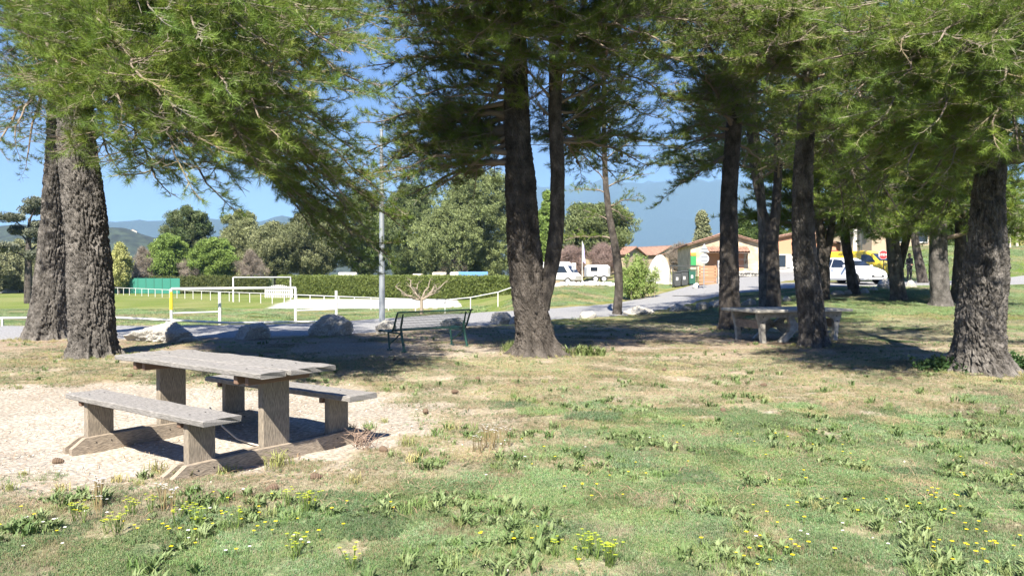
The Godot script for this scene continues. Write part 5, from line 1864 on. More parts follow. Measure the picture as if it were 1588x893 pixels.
func gable_house(t: Node3D, w: float, l: float, eave: float, ridge_h: float, wall: Material, roof: Material, over := 0.3) -> void:
	# the gable looks along +z; the body runs back along -z
	var mb := MB.new()
	mb.slab(at(Vector3(0, 0, -l / 2)), PackedVector2Array([Vector2(-w / 2, -0.6), Vector2(w / 2, -0.6), Vector2(w / 2, eave), Vector2(0, ridge_h), Vector2(-w / 2, eave)]), l)
	part("wall", mb.mesh(), wall, t)
	for s in [-1, 1]:
		var slope := Vector3(-s * (w / 2 + over), (ridge_h - eave) * (1.0 + over / (w / 2)), 0)
		var o := Vector3(s * (w / 2 + over), ridge_h - slope.y + 0.03, over)
		var rf := part("roof", tile_roof(Vector3(0, 0, -(l + 2 * over)), slope, o), roof, t)
		mb = MB.new()
		var nn := Vector3(s * (ridge_h - eave), w / 2, 0).normalized()
		var a := o
		var b := o + slope
		var inside := (a + b) / 2 + Vector3(0, 0, -l / 2)
		var id := []
		for z in [0.0, -(l + 2 * over)]:
			for q in [a, b, b - nn * 0.08, a - nn * 0.08]:
				id.append(mb.pt(q + Vector3(0, 0, z)))
		for f in [[0, 1, 2, 3], [4, 5, 6, 7], [0, 1, 5, 4], [2, 3, 7, 6], [0, 3, 7, 4], [1, 2, 6, 5]]:
			mb.face([id[f[0]], id[f[1]], id[f[2]], id[f[3]]], inside - nn * 0.04)
		part("roof_boards", mb.mesh(), M.brown_wood, t)
	mb = MB.new()
	for k in int(l / 0.4) + 2:
		mb.bar(Vector3(0, ridge_h + 0.09, over - k * 0.4), Vector3(0, ridge_h + 0.09, over - k * 0.4 - 0.43), 0.11, 8, 0.09)
	part("ridge_tiles", mb.mesh(), roof, t)

func opening(t: Node3D, called: String, x: Transform3D, w: float, h: float, fill: Material, frame: Material) -> void:
	var o := part(called, boxm(Vector3(w, h, 0.05), 0.0), fill, t, x)
	for s in [-1, 1]:
		part("frame", boxm(Vector3(0.09, h + 0.18, 0.09), 0.01), frame, o, at(Vector3(s * (w / 2 + 0.045), 0, 0.01)))
		part("frame", boxm(Vector3(w, 0.09, 0.085), 0.01), frame, o, at(Vector3(0, s * (h / 2 + 0.045), 0.01)))

func build_town() -> void:
	var d := 58.0
	var p := ground_at((1127.0 - CU) / F * d, d)
	var t := thing("house", "peach house with low tiled gable and tiled porch beside the road", "house", p, -0.12)
	gable_house(t, 5.5, 10.0, 2.45, 3.3, M.plaster, M.tile)
	# porch
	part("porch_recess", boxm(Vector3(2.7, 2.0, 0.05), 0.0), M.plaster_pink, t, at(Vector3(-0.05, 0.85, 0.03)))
	opening(t, "door", at(Vector3(0.15, 0.9, 0.07)), 0.95, 1.9, M.white_paint, M.cream)
	part("porch_roof", tile_roof(Vector3(3.3, 0, 0), Vector3(0, 0.42, -1.0), Vector3(-1.7, 1.78, 1.05)), M.tile, t)
	part("porch_boards", boxm(Vector3(3.3, 0.06, 1.05), 0.0), M.brown_wood, t, Transform3D(Basis(Vector3.RIGHT, 0.4), Vector3(-0.05, 1.94, 0.53)))
	for x in [-1.55, 1.45]:
		var mb := MB.new()
		mb.bar(Vector3(x, 0.95, 0.05), Vector3(x, 1.75, 0.85), 0.05, 6)
		part("bracket", mb.mesh(), M.brown_wood, t)
	var box := part("notice_box", boxm(Vector3(0.42, 0.75, 0.12), 0.02), M.sign_green, t, at(Vector3(-2.55, 1.15, 0.07)))
	part("notice_top", boxm(Vector3(0.42, 0.25, 0.12), 0.02), M.sign_orange, box, at(Vector3(0, 0.51, 0)))
	opening(t, "window", Transform3D(Basis(Vector3.UP, PI / 2), Vector3(2.77, 1.25, -3.0)), 1.0, 1.1, M.car_glass, M.cream)
	opening(t, "window", Transform3D(Basis(Vector3.UP, PI / 2), Vector3(2.77, 1.25, -6.5)), 1.0, 1.1, M.car_glass, M.cream)
	# wing
	p = ground_at((1228.0 - CU) / F * 68.0, 68.0)
	t = thing("house", "tiled wing with grey shutters beyond the peach house", "house", p, -0.1)
	gable_house(t, 12.0, 6.0, 2.2, 3.4, M.plaster_pink, M.tile)
	part("white_front", boxm(Vector3(5.0, 1.7, 0.06), 0.0), M.white_wall, t, at(Vector3(0.6, 0.75, 0.04)))
	for x in [-0.9, 1.6]:
		opening(t, "window", at(Vector3(x, 0.95, 0.09)), 0.7, 1.1, M.car_glass, M.cream)
		for s in [-1, 1]:
			part("shutter", boxm(Vector3(0.36, 1.2, 0.05), 0.01), M.sign_back, t, at(Vector3(x + s * 0.64, 0.95, 0.11)))
	# roofs in the village
	for q in [[985, 110, 9.0, 2.6, 3.7, 0.9, "long tiled cottage behind the thin young pine"], [1040, 122, 8.0, 2.8, 4.2, 0.5, "pale cottage with pink roof among the leafless trees"], [1062, 96, 5.0, 2.2, 3.2, -0.4, "small tiled outbuilding with blank gable by the peach house"], [890, 120, 9.0, 2.8, 3.9, 0.2, "tiled cottage behind the tall flag"], [1300, 100, 7.0, 2.2, 3.4, 0.6, "low tiled shed behind the give-way sign"]]:
		p = ground_at((q[0] - CU) / F * q[1], q[1])
		t = thing("cottage", q[6], "house", p, q[5])
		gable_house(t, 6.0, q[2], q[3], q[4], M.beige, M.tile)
		opening(t, "window", at(Vector3(0.9, 1.35, 0.03)), 0.8, 1.0, M.car_glass, M.white_paint)
	p = ground_at((1402.0 - CU) / F * 62.0, 62.0)
	t = thing("house", "beige house with bright orange tiled roof behind the grove", "house", p, 0.08)
	# its eave looks this way
	part("wall", boxm(Vector3(5.6, 3.0, 5.0), 0.0), M.beige, t, at(Vector3(0, 1.0, -2.5)))  # wall colour darkened to stand in for shade below the roof
	part("roof", tile_roof(Vector3(6.4, 0, 0), Vector3(0, 1.5, -2.9), Vector3(-3.2, 2.1, 0.5)), M.orange_tile, t)
	part("roof", tile_roof(Vector3(6.4, 0, 0), Vector3(0, 1.5, 2.9), Vector3(-3.2, 2.1, -5.3)), M.orange_tile, t)
	part("soffit", boxm(Vector3(6.3, 0.1, 5.7), 0.0), M.brown_wood, t, at(Vector3(0, 2.06, -2.4)))
	opening(t, "window", at(Vector3(-0.6, 1.0, 0.03)), 1.0, 1.0, M.car_glass, M.white_paint)
	opening(t, "window", at(Vector3(1.5, 1.0, 0.03)), 1.0, 1.0, M.car_glass, M.white_paint)
	# farm house on the wooded hill
	var hp := P(205, 361, 880.0)
	t = thing("house", "lone pale house on the far wooded hill", "house", hp - Vector3(0, 3.0, 0), 0.5)
	gable_house(t, 9.0, 17.0, 5.0, 7.5, M.cream, M.tile)
	# slatted screen, bins, curved white wall
	p = ground_at((1098.0 - CU) / F * 47.0, 47.0)
	t = thing("slat_screen", "brown wooden slatted screen before the peach house", "screen", p, 0.1)
	for k in 6:
		part("slat", boxm(Vector3(1.15, 0.17, 0.03), 0.004), M.screen_wood, t, at(Vector3(0, 0.12 + k * 0.205, 0)))
	for x in [-0.5, 0.5]:
		part("post", boxm(Vector3(0.08, 1.3, 0.08), 0.005), M.twig, t, at(Vector3(x, 0.62, -0.057)))
	single("white_post", boxm(Vector3(0.28, 1.5, 0.28), 0.02), M.white_wall, "square white gate post at the end of the slatted screen", "post", ground_at((1117.0 - CU) / F * 47.0, 47.0, 0.7))
	for q in [[1050, "black wheeled bin at the end of the bin row", M.bin_grey], [1061, "black wheeled bin between another black bin and the green one", M.bin_grey], [1073, "dark green wheeled bin next to the slatted screen", M.dark_green]]:
		bin(ground_at((q[0] - CU) / F * 49.0, 49.0), q[1], q[2])
	part_roof()
	t = thing("curved_wall", "white plastered wall end with rounded top behind the bamboo-like bush", "wall", ground_at((1022.0 - CU) / F * 52.0, 52.0), 0.15)
	var o := PackedVector2Array([Vector2(-0.95, -0.4), Vector2(0.85, -0.4), Vector2(0.85, 0.6)])
	for k in 9:
		var a := k / 8.0
		o.push_back(Vector2(0.85 - 0.55 * a - 0.2 * a * a, 0.6 + 1.45 * sin(a * PI / 2)))
	for k in 6:
		var a := (k + 1) / 6.0
		o.push_back(Vector2(0.10 - 1.05 * a, 2.05 - 1.6 * a * a))
	var mb := MB.new()
	mb.slab(Transform3D(), o, 0.35)
	part("wall", mb.mesh(), M.white_wall, t)
	part("foot", boxm(Vector3(1.9, 0.25, 0.45), 0.02), M.cream, t, at(Vector3(-0.05, -0.02, 0)))
	single("white_block", rock_mesh(Vector3(0.55, 0.5, 0.45), 91, 8), M.white_stone, "single white block in the grass below the bins", "stone", ground_at((1080.0 - CU) / F * 45.5, 45.5, 0.12))
	# stone kerb wall and thin fence at the house's side
	t = thing("stone_wall", "low grey stone wall under a thin wire fence beside the peach house", "wall", ground_at((1172.0 - CU) / F * 55.0, 55.0), 0.75)
	for k in 14:
		for j in 2:
			part("stone", rock_mesh(Vector3(0.44, 0.28, 0.3), 200 + (k * 2 + j) % 5, 7), M.rock, t, at(Vector3(-2.8 + k * 0.4 + 0.2 * j, 0.08 + 0.22 * j, rr(-0.03, 0.03))))
	for k in 4:
		mb = MB.new()
		mb.bar(Vector3(-2.6 + k * 1.7, 0.1, 0), Vector3(-2.6 + k * 1.7, 1.75, 0), 0.025, 6)
		part("fence_post", mb.mesh(), M.galvanised, t)
	for y in [0.8, 1.25, 1.7]:
		mb = MB.new()
		mb.bar(Vector3(-2.6, y, 0), Vector3(2.5, y, 0), 0.008, 4)
		part("wire", mb.mesh(), M.galvanised, t)
	build_signs()
	build_vehicles()
	build_person()

func part_roof() -> void:
	var t := thing("bin_shelter", "dark flat canopy on posts over the wheeled bins", "shelter", ground_at((1062.0 - CU) / F * 49.3, 49.3))
	part("canopy", boxm(Vector3(1.9, 0.06, 0.9), 0.0), M.bin_grey, t, at(Vector3(0.02, 1.32, 0)))
	for x in [-0.88, 0.92]:
		for z in [-0.4, 0.4]:
			part("post", boxm(Vector3(0.05, 1.34, 0.05), 0.0), M.bin_grey, t, at(Vector3(x, 0.62, z)))

func bin(p: Vector3, label: String, m: Material) -> void:
	var t := thing("wheeled_bin", label, "bin", p, 0.0, "wheeled bins")
	var mb := MB.new()
	mb.slab(Transform3D(), PackedVector2Array([Vector2(-0.19, 0.08), Vector2(0.19, 0.08), Vector2(0.23, 0.95), Vector2(-0.23, 0.95)]), 0.44)
	part("body", mb.mesh(), m, t)
	part("lid", boxm(Vector3(0.5, 0.07, 0.54), 0.02), m, t, at(Vector3(0, 1.0, 0.0)))
	for x in [-0.2, 0.2]:
		mb = MB.new()
		mb.bar(Vector3(x - 0.025, 0.09, -0.23), Vector3(x + 0.025, 0.09, -0.23), 0.09, 10)
		part("wheel", mb.mesh(), M.rubber, t)
	part("sticker", boxm(Vector3(0.14, 0.2, 0.01), 0.0), M.white_paint, t, at(Vector3(-0.03, 0.55, 0.225)))

func disc(r: float, sides: int, thick: float, turn := 0.0) -> ArrayMesh:
	var o := PackedVector2Array()
	for k in sides:
		var a := TAU * k / sides + turn
		o.push_back(Vector2(cos(a), sin(a)) * r)
	var mb := MB.new()
	mb.slab(Transform3D(), o, thick)
	return mb.mesh()

func sign_post(called: String, label: String, p: Vector3, h: float, yaw: float, m: Material, r := 0.03) -> Node3D:
	var t := thing(called, label, "sign", p, yaw)
	var mb := MB.new()
	mb.bar(Vector3(0, -0.2, 0), Vector3(0, h, 0), r, 8)
	part("post", mb.mesh(), m, t)
	return t

func words(text: String, size: float, m: Material, parent: Node, x: Transform3D) -> void:
	var f := SystemFont.new()
	f.font_names = PackedStringArray(["Droid Sans"])
	f.font_weight = 700
	var tm := TextMesh.new()
	tm.text = text
	tm.font = f
	tm.font_size = 32
	tm.pixel_size = size / 32.0
	tm.depth = 0.006
	part("lettering", tm, m, parent, x)

func build_signs() -> void:
	var t := sign_post("road_sign", "two grey road-sign backs, one triangular over one round, on a pole before the slatted screen", ground_at((1092.0 - CU) / F * 44.0, 44.0), 2.55, 0.15, M.galvanised)
	part("triangle_plate", disc(0.36, 3, 0.02, PI / 2), M.sign_back, t, at(Vector3(0, 2.36, 0.04)))
	part("round_plate", disc(0.30, 24, 0.02), M.sign_back, t, at(Vector3(0, 1.82, 0.04)))
	for y in [2.42, 2.25, 1.92, 1.72]:
		part("bracket", boxm(Vector3(0.4, 0.03, 0.02), 0.0), M.galvanised, t, at(Vector3(0, y, 0.062)))
	t = sign_post("stop_sign", "red octagonal stop sign on a dark post in the grove", ground_at((1371.0 - CU) / F * 42.5, 42.5), 1.85, -0.1, M.black)
	part("plate", disc(0.27, 8, 0.02, PI / 8), M.white_paint, t, at(Vector3(-0.05, 1.68, 0.04)))
	part("red_face", disc(0.25, 8, 0.012, PI / 8), M.red_paint, t, at(Vector3(-0.05, 1.68, 0.052)))
	words("STOP", 0.2, M.white_paint, t, at(Vector3(-0.05, 1.68, 0.06)))
	t = sign_post("give_way_sign", "red and white give-way triangle behind the white car's roof", ground_at((1293.0 - CU) / F * 56.0, 56.0), 1.9, 0.0, M.galvanised)
	part("plate", disc(0.42, 3, 0.02, -PI / 2), M.red_paint, t, at(Vector3(0, 1.75, 0.04)))
	part("white_face", disc(0.27, 3, 0.012, -PI / 2), M.white_paint, t, at(Vector3(0, 1.75, 0.052)))
	t = sign_post("information_board", "small white board on a post on the grassy slope", ground_at((1567.0 - CU) / F * 58.0, 58.0), 1.5, -0.4, M.cream, 0.06)
	part("board", boxm(Vector3(0.55, 0.62, 0.05), 0.01), M.white_paint, t, at(Vector3(0, 1.35, 0.08)))
	for y in [1.5, 1.38, 1.26]:
		part("grey_band", boxm(Vector3(0.4, 0.05, 0.01), 0.0), M.sign_back, t, at(Vector3(0, y, 0.109)))
	t = thing("wooden_fence", "wooden post-and-rail fence on top of the grassy slope", "fence")
	for k in 4:
		var g := ground_at(40.2 + k * 1.6, 59.0 - k * 0.4)
		part("post", boxm(Vector3(0.16, 1.3, 0.16), 0.02), M.cream, t, at(g + Vector3(0, 0.45, 0)))
		var g2 := ground_at(40.2 + (k + 1) * 1.6, 59.0 - (k + 1) * 0.4)
		var mb := MB.new()
		mb.bar(g + Vector3(0, 0.8, 0.1), g2 + Vector3(0, 0.8, 0.1), 0.06, 6)
		part("rail", mb.mesh(), M.cream, t)
	# flag, camping sign, vans on the bank
	t = thing("feather_flag", "tall thin pole with drooping violet and white flag by the camper vans", "flag", ground_at((903.0 - CU) / F * 56.0, 56.0))
	var mb := MB.new()
	mb.bar(Vector3(0, -0.2, 0), Vector3(0, 3.25, 0), 0.03, 8, 0.018)
	part("pole", mb.mesh(), M.white_paint, t)
	mb = MB.new()
	for k in 15:
		var y := 3.15 - k * 0.10
		for j in 5:
			mb.pt(Vector3(0.03 + j * 0.045 * (0.5 + k * 0.05), y - j * 0.05, 0.04 * sin(j * 1.7 + k * 0.5)))
	for k in 14:
		for j in 4:
			mb.quad(k * 5 + j, k * 5 + j + 1, k * 5 + j + 6, k * 5 + j + 5)
	part("cloth", mb.mesh(true), M.flag_violet, t)
	t = sign_post("camping_sign", "small white square sign with dark symbol by the camper vans", ground_at((890.0 - CU) / F * 55.0, 55.0), 1.5, 0.0, M.galvanised)
	part("board", boxm(Vector3(0.3, 0.5, 0.03), 0.0), M.white_paint, t, at(Vector3(0, 1.35, 0.04)))
	part("symbol", disc(0.08, 3, 0.01, PI / 2), M.black, t, at(Vector3(0, 1.33, 0.062)))

# a body of cross-sections along x: [x, half width, bottom, shoulder, top, half width of top]
func loft(st: Array, shrink := 0.0) -> ArrayMesh:
	var mb := MB.new()
	var m := 10
	for s in st:
		var w: float = s[1]
		for q in [Vector2(w * 0.9, s[2]), Vector2(w, s[2] + 0.10), Vector2(w, lerpf(s[2], s[3], 0.6)), Vector2(w * 0.96, s[3]), Vector2(s[5], s[4] - 0.03)]:
			mb.pt(Vector3(s[0], q.y, q.x))
		for q in [Vector2(s[5] * 0.85, s[4]), Vector2(-s[5] * 0.85, s[4]), Vector2(-s[5], s[4] - 0.03), Vector2(-w * 0.96, s[3]), Vector2(-w, lerpf(s[2], s[3], 0.6)), Vector2(-w, s[2] + 0.10), Vector2(-w * 0.9, s[2])]:
			mb.pt(Vector3(s[0], q.y, q.x))
	m = 12
	for i in st.size() - 1:
		for k in m:
			var k2 := (k + 1) % m
			mb.quad(i * m + k, i * m + m + k, i * m + m + k2, i * m + k2)
	for e in [0, st.size() - 1]:
		var ids := []
		for k in m:
			ids.append(e * m + k)
		mb.face(ids, Vector3(0, 0.6, 0))
	return mb.mesh()

func panel(pts: Array, push: Vector3) -> ArrayMesh:
	var mb := MB.new()
	var c := Vector3.ZERO
	for p in pts:
		c += p
	c /= pts.size()
	var a := []
	var b := []
	for p in pts:
		a.append(mb.pt(p + push))
	for p in pts:
		b.append(mb.pt(p - push))
	mb.face(a, c)
	mb.face(b, c)
	for k in pts.size():
		var k2 := (k + 1) % pts.size()
		mb.face([a[k], a[k2], b[k2], b[k]], c)
	return mb.mesh()

func wheel(t: Node, x: float, z: float, r: float, out: float) -> void:
	var mb := MB.new()
	mb.bar(Vector3(x, r, z - out * 0.1), Vector3(x, r, z + out * 0.1), r, 20)
	var w := part("wheel", mb.mesh(), M.rubber, t)
	mb = MB.new()
	mb.bar(Vector3(x, r, z + out * 0.09), Vector3(x, r, z + out * 0.112), r * 0.64, 16)
	part("rim", mb.mesh(), M.sign_back, w)

func build_vehicles() -> void:
	var p := ground_at((1316.0 - CU) / F * 42.0, 42.0, 0.05)
	var t := thing("parked_car", "white hatchback parked beyond the grove", "car", p, -1.2)
	var st := [[-2.0, 0.72, 0.38, 0.70, 0.80, 0.62], [-1.93, 0.82, 0.26, 0.86, 0.98, 0.66], [-1.62, 0.86, 0.22, 0.90, 1.24, 0.62], [-1.25, 0.87, 0.20, 0.91, 1.42, 0.60], [-0.6, 0.87, 0.20, 0.91, 1.48, 0.61], [0.1, 0.87, 0.20, 0.90, 1.44, 0.60], [0.55, 0.87, 0.20, 0.90, 1.26, 0.62], [1.02, 0.87, 0.20, 0.88, 0.98, 0.70], [1.5, 0.86, 0.20, 0.80, 0.88, 0.70], [1.85, 0.82, 0.22, 0.66, 0.76, 0.66], [2.05, 0.68, 0.28, 0.52, 0.58, 0.56]]
	part("body", loft(st), M.car_white, t)
	for s in [-1.0, 1.0]:
		var sw: Array = [[-1.45, 0.0], [-0.42, 0.0], [0.86, 0.0]]
		part("side_window", panel([Vector3(-0.40, 0.95, s * 0.85), Vector3(-0.40, 1.38, s * 0.672), Vector3(0.18, 1.33, s * 0.68), Vector3(0.78, 0.95, s * 0.85)], Vector3(0, 0.004, s * 0.012)), M.car_glass, t)
		part("side_window", panel([Vector3(-1.42, 0.97, s * 0.85), Vector3(-1.20, 1.32, s * 0.70), Vector3(-0.48, 1.38, s * 0.672), Vector3(-0.48, 0.95, s * 0.85)], Vector3(0, 0.004, s * 0.012)), M.car_glass, t)
		part("headlight", panel([Vector3(1.72, 0.70, s * 0.80), Vector3(1.88, 0.52, s * 0.80), Vector3(2.0, 0.52, s * 0.58), Vector3(1.88, 0.68, s * 0.58)], Vector3(0.03, 0.02, s * 0.03)), M.lamp_clear, t)
		part("mirror", boxm(Vector3(0.12, 0.14, 0.2), 0.03), M.car_white, t, at(Vector3(0.68, 0.98, s * 0.97)))
		var dr := part("door_handle", boxm(Vector3(0.18, 0.03, 0.03), 0.008), M.chrome, t, at(Vector3(-0.28, 0.80, s * 0.885)))
		wheel(t, -1.28, s * 0.80, 0.31, s)
		wheel(t, 1.30, s * 0.80, 0.31, s)
	part("windscreen", panel([Vector3(0.56, 1.275, -0.52), Vector3(0.56, 1.275, 0.52), Vector3(1.0, 1.00, 0.60), Vector3(1.0, 1.00, -0.60)], Vector3(0.010, 0.016, 0)), M.car_glass, t)
	part("grille", boxm(Vector3(0.05, 0.12, 0.9), 0.01), M.black, t, at(Vector3(2.03, 0.42, 0)))
	part("lower_grille", boxm(Vector3(0.05, 0.10, 1.0), 0.01), M.black, t, at(Vector3(2.0, 0.30, 0)))
	part("number_plate", boxm(Vector3(0.02, 0.11, 0.5), 0.0), M.white_paint, t, at(Vector3(2.065, 0.46, 0)))
	p = ground_at((1343.0 - CU) / F * 51.0, 51.0, 0.02)
	t = thing("delivery_van", "yellow delivery van behind the white car", "van", p, -0.9)
	st = [[-2.2, 0.80, 0.35, 1.0, 1.80, 0.74], [-2.1, 0.88, 0.28, 1.1, 1.88, 0.80], [0.2, 0.88, 0.25, 1.1, 1.90, 0.80], [0.75, 0.88, 0.25, 1.08, 1.72, 0.76], [1.25, 0.88, 0.25, 1.05, 1.18, 0.74], [1.9, 0.84, 0.27, 0.85, 0.96, 0.70], [2.1, 0.72, 0.32, 0.62, 0.70, 0.60]]
	part("body", loft(st), M.van_yellow, t)
	for s in [-1.0, 1.0]:
		part("side_window", panel([Vector3(0.1, 1.12, s * 0.87), Vector3(0.1, 1.62, s * 0.83), Vector3(0.66, 1.60, s * 0.82), Vector3(1.10, 1.12, s * 0.86)], Vector3(0, 0.004, s * 0.012)), M.car_glass, t)
		part("headlight", panel([Vector3(1.85, 0.82, s * 0.78), Vector3(2.02, 0.62, s * 0.76), Vector3(2.08, 0.62, s * 0.5), Vector3(1.95, 0.8, s * 0.5)], Vector3(0.03, 0.02, s * 0.03)), M.lamp_clear, t)
		wheel(t, -1.35, s * 0.80, 0.32, s)
		wheel(t, 1.35, s * 0.80, 0.32, s)
	part("windscreen", panel([Vector3(0.79, 1.68, -0.66), Vector3(0.79, 1.68, 0.66), Vector3(1.24, 1.2, 0.66), Vector3(1.24, 1.2, -0.66)], Vector3(0.014, 0.014, 0)), M.car_glass, t)
	# camper vans on the bank
	p = ground_at((926.0 - CU) / F * 57.0, 57.0)
	t = thing("camper_van", "white caravan with one dark window behind the bank", "camper van", p, 0.12)
	part("body", boxm(Vector3(1.75, 1.05, 1.6), 0.18), M.white_paint, t, at(Vector3(0, 0.80, 0)))
	part("window", boxm(Vector3(0.55, 0.32, 0.04), 0.02), M.car_glass, t, at(Vector3(-0.42, 1.0, 0.80)))
	part("side_door", boxm(Vector3(0.06, 0.4, 0.03), 0.0), M.bin_grey, t, at(Vector3(0.72, 0.9, 0.81)))
	for x in [-0.3, 0.35]:
		wheel(t, x, 0.72, 0.27, 1.0)
	p = ground_at((872.0 - CU) / F * 58.0, 58.0)
	t = thing("camper_van", "white motorhome front with sloping windscreen beside the two-stemmed pine", "camper van", p, -0.5)
	st = [[-2.0, 0.8, 0.3, 0.9, 1.75, 0.74], [0.3, 0.8, 0.3, 0.9, 1.78, 0.74], [0.7, 0.8, 0.3, 0.9, 1.5, 0.70], [1.1, 0.78, 0.3, 0.8, 0.92, 0.66], [1.4, 0.7, 0.35, 0.6, 0.7, 0.58]]
	part("body", loft(st), M.white_paint, t)
	part("windscreen", panel([Vector3(0.72, 1.46, -0.6), Vector3(0.72, 1.46, 0.6), Vector3(1.08, 0.96, 0.6), Vector3(1.08, 0.96, -0.6)], Vector3(0.014, 0.012, 0)), M.car_glass, t)
	part("side_window", panel([Vector3(-0.1, 0.95, 0.79), Vector3(-0.1, 1.45, 0.765), Vector3(0.5, 1.42, 0.76), Vector3(0.8, 0.95, 0.79)], Vector3(0, 0, 0.012)), M.car_glass, t)
	wheel(t, 0.85, 0.74, 0.28, 1.0)
	wheel(t, -1.3, 0.74, 0.28, 1.0)

# ---------------------------------------------------------------- the standing person: capsules joined smoothly, meshed as surface nets
func body_mesh(bones: Array, cell: float, soft: float) -> ArrayMesh:
	var lo := Vector3(1e9, 1e9, 1e9)
	var hi := -lo
	for b in bones:
		for e in 2:
			var rv: Vector3 = Vector3.ONE * (b[2 + e] + 2.0 * cell)
			lo = lo.min(b[e] - rv)
			hi = hi.max(b[e] + rv)
	var n := Vector3i(((hi - lo) / cell).ceil()) + Vector3i.ONE
	var f := PackedFloat32Array()
	f.resize(n.x * n.y * n.z)
	for z in n.z:
		for y in n.y:
			for x in n.x:
				var p := lo + Vector3(x, y, z) * cell
				var dd := 1e9
				for b in bones:
					var ab: Vector3 = b[1] - b[0]
					var t: float = clampf((p - b[0]).dot(ab) / ab.length_squared(), 0, 1)
					var q: float = p.distance_to(b[0] + ab * t) - lerpf(b[2], b[3], t)
					var h := clampf(0.5 + 0.5 * (dd - q) / soft, 0, 1)
					dd = lerpf(dd, q, h) - soft * h * (1.0 - h) if dd < 1e8 else q
				f[(z * n.y + y) * n.x + x] = dd
	var mb := MB.new()
	var id := {}
	for z in n.z - 1:
		for y in n.y - 1:
			for x in n.x - 1:
				var s := Vector3.ZERO
				var c := 0
				var val := []
				for k in 8:
					val.append(f[((z + (k >> 2)) * n.y + y + ((k >> 1) & 1)) * n.x + x + (k & 1)])
				for e in [[0, 1], [2, 3], [4, 5], [6, 7], [0, 2], [1, 3], [4, 6], [5, 7], [0, 4], [1, 5], [2, 6], [3, 7]]:
					var va: float = val[e[0]]
					var vb: float = val[e[1]]
					if (va < 0.0) != (vb < 0.0):
						var t := va / (va - vb)
						var pa := Vector3(e[0] & 1, (e[0] >> 1) & 1, e[0] >> 2)
						var pb := Vector3(e[1] & 1, (e[1] >> 1) & 1, e[1] >> 2)
						s += pa.lerp(pb, t)
						c += 1
				if c > 0:
					id[(z * n.y + y) * n.x + x] = mb.pt(lo + (Vector3(x, y, z) + s / c) * cell)
	for z in range(1, n.z - 1):
		for y in range(1, n.y - 1):
			for x in range(1, n.x - 1):
				var i := (z * n.y + y) * n.x + x
				var inside := f[i] < 0.0
				for a in 3:
					var st: int = [1, n.x, n.x * n.y][a]
					var u: int = [n.x, n.x * n.y, 1][a]
					var v: int = [n.x * n.y, 1, n.x][a]
					if inside != (f[i + st] < 0.0):
						var q := [id[i], id[i - u], id[i - u - v], id[i - v]]
						if inside:
							mb.quad(q[0], q[3], q[2], q[1])
						else:
							mb.quad(q[0], q[1], q[2], q[3])
	return mb.mesh(true)

func build_person() -> void:
	var p := ground_at((1411.0 - CU) / F * 46.0, 46.0)
	var t := thing("person", "person in dark clothes standing in the grove, hands together in front", "person", p, 0.3)
	var b := []
	for s in [-1.0, 1.0]:
		b.append([Vector3(s * 0.095, 0.92, 0), Vector3(s * 0.11, 0.50, 0.01), 0.095, 0.065])
		b.append([Vector3(s * 0.11, 0.50, 0.01), Vector3(s * 0.115, 0.08, -0.02), 0.062, 0.042])
		b.append([Vector3(s * 0.115, 0.04, -0.04), Vector3(s * 0.125, 0.035, 0.15), 0.042, 0.036])
		b.append([Vector3(s * 0.17, 1.40, 0), Vector3(s * 0.24, 1.12, -0.03), 0.062, 0.045])
		b.append([Vector3(s * 0.24, 1.12, -0.03), Vector3(s * 0.10, 1.05, 0.20), 0.043, 0.032])
	b.append([Vector3(-0.06, 0.96, 0), Vector3(0.06, 0.96, 0), 0.125, 0.125])
	b.append([Vector3(0, 1.0, 0), Vector3(0, 1.32, 0), 0.125, 0.135])
	b.append([Vector3(-0.13, 1.36, 0), Vector3(0.13, 1.36, 0), 0.085, 0.085])
	b.append([Vector3(0, 1.40, 0), Vector3(0, 1.50, 0.01), 0.06, 0.055])
	part("body", body_mesh(b, 0.024, 0.05), M.cloth_black, t)
	var h := [[Vector3(0, 1.58, 0.02), Vector3(0, 1.66, 0.01), 0.072, 0.085], [Vector3(0, 1.60, 0.09), Vector3(0, 1.585, 0.11), 0.018, 0.016], [Vector3(-0.085, 1.61, 0.0), Vector3(-0.09, 1.64, 0.0), 0.016, 0.02], [Vector3(0.085, 1.61, 0.0), Vector3(0.09, 1.64, 0.0), 0.016, 0.02], [Vector3(0, 1.47, 0.0), Vector3(0, 1.54, 0.01), 0.05, 0.05]]
	part("head", body_mesh(h, 0.012, 0.02), M.skin, t)
	part("hair", body_mesh([[Vector3(0, 1.70, -0.015), Vector3(0, 1.64, -0.035), 0.088, 0.085]], 0.015, 0.02), M.hair, t)
	for s in [-1.0, 1.0]:
		var hb := [[Vector3(s * 0.09, 1.05, 0.215), Vector3(s * 0.055, 1.05, 0.25), 0.026, 0.024]]
		for k in 4:
			hb.append([Vector3(s * (0.065 - 0.004 * k), 1.068 - 0.014 * k, 0.25), Vector3(s * (0.02 + 0.004 * k), 1.07 - 0.016 * k, 0.275), 0.0085, 0.007])
		hb.append([Vector3(s * 0.075, 1.07, 0.22), Vector3(s * 0.04, 1.10, 0.24), 0.010, 0.008])
		part("hand", body_mesh(hb, 0.006, 0.008), M.skin, t)

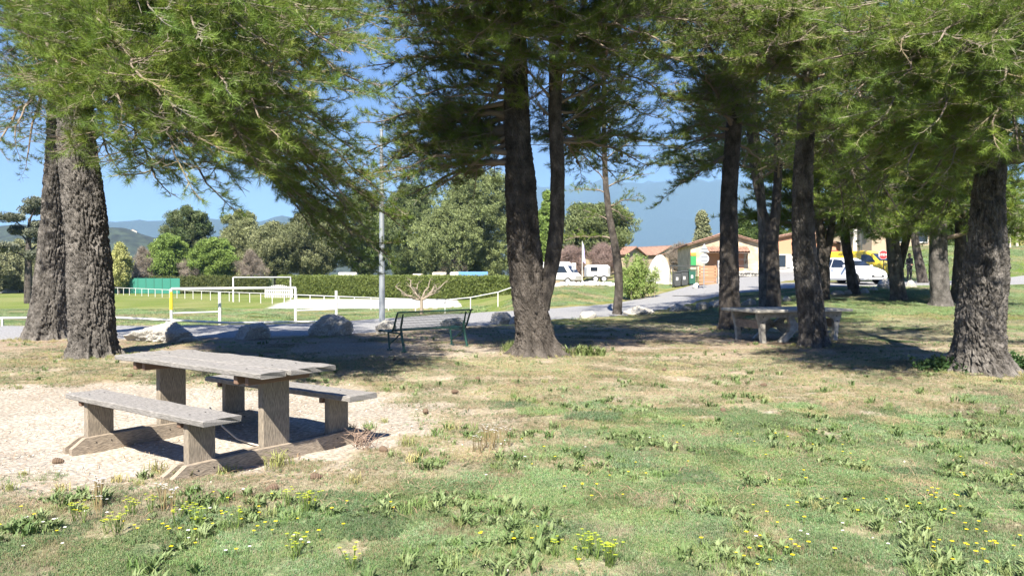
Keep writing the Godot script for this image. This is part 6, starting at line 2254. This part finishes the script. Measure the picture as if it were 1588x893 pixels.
func _ready() -> void:
	# camera
	var cam := Camera3D.new()
	cam.name = "camera"
	cam.position = Vector3(0, EYE, 0)
	cam.rotation.x = -PITCH
	cam.fov = rad_to_deg(2.0 * atan(446.5 / F))
	cam.near = 0.05
	cam.far = 20000.0
	add_child(cam)
	cam.current = true
	# sky
	var sky := ProceduralSkyMaterial.new()
	sky.sky_top_color = Color(0.013, 0.052, 0.205).linear_to_srgb()
	sky.sky_horizon_color = Color(0.21, 0.30, 0.375).linear_to_srgb()
	sky.sky_curve = 0.10
	sky.ground_bottom_color = Color(0.06, 0.056, 0.045).linear_to_srgb()
	sky.ground_horizon_color = Color(0.115, 0.17, 0.225).linear_to_srgb()
	sky.sun_angle_max = 12.0
	var env := Environment.new()
	env.background_mode = Environment.BG_SKY
	env.sky = Sky.new()
	env.sky.sky_material = sky
	env.tonemap_mode = Environment.TONE_MAPPER_LINEAR
	env.tonemap_exposure = 3.5
	env.sdfgi_enabled = true
	env.ssao_enabled = true
	env.ssil_enabled = true
	env.fog_enabled = true
	env.fog_density = 0.00014
	env.fog_light_color = Color(0.64, 0.83, 1.0)
	var we := WorldEnvironment.new()
	we.name = "environment"
	we.environment = env
	add_child(we)
	# sun
	var sun := DirectionalLight3D.new()
	sun.name = "sun"
	sun.light_energy = 1.6
	sun.light_color = Color(1.0, 0.965, 0.90)
	sun.light_angular_distance = 0.5
	sun.shadow_enabled = true
	add_child(sun)
	sun.look_at_from_position(-SUN_DIR * 50.0, Vector3.ZERO, Vector3.UP)

	n1.frequency = 1.0
	n1.seed = 5
	n1.fractal_octaves = 3
	n2.frequency = 1.0
	n2.seed = 17
	n2.fractal_octaves = 2
	nc.noise_type = FastNoiseLite.TYPE_CELLULAR
	nc.frequency = 1.0
	nc.seed = 8
	nc.fractal_type = FastNoiseLite.FRACTAL_NONE
	nc.cellular_return_type = FastNoiseLite.RETURN_DISTANCE2_SUB
	R.seed = 4242
	make_materials()
	build_ground()
	build_hills()
	build_pines()
	build_picnic()
	build_pingpong()
	build_bench()
	build_boulders()
	build_grass()
	build_flowers()
	build_cones()
	build_far_trees()
	build_field_things()
	build_town()
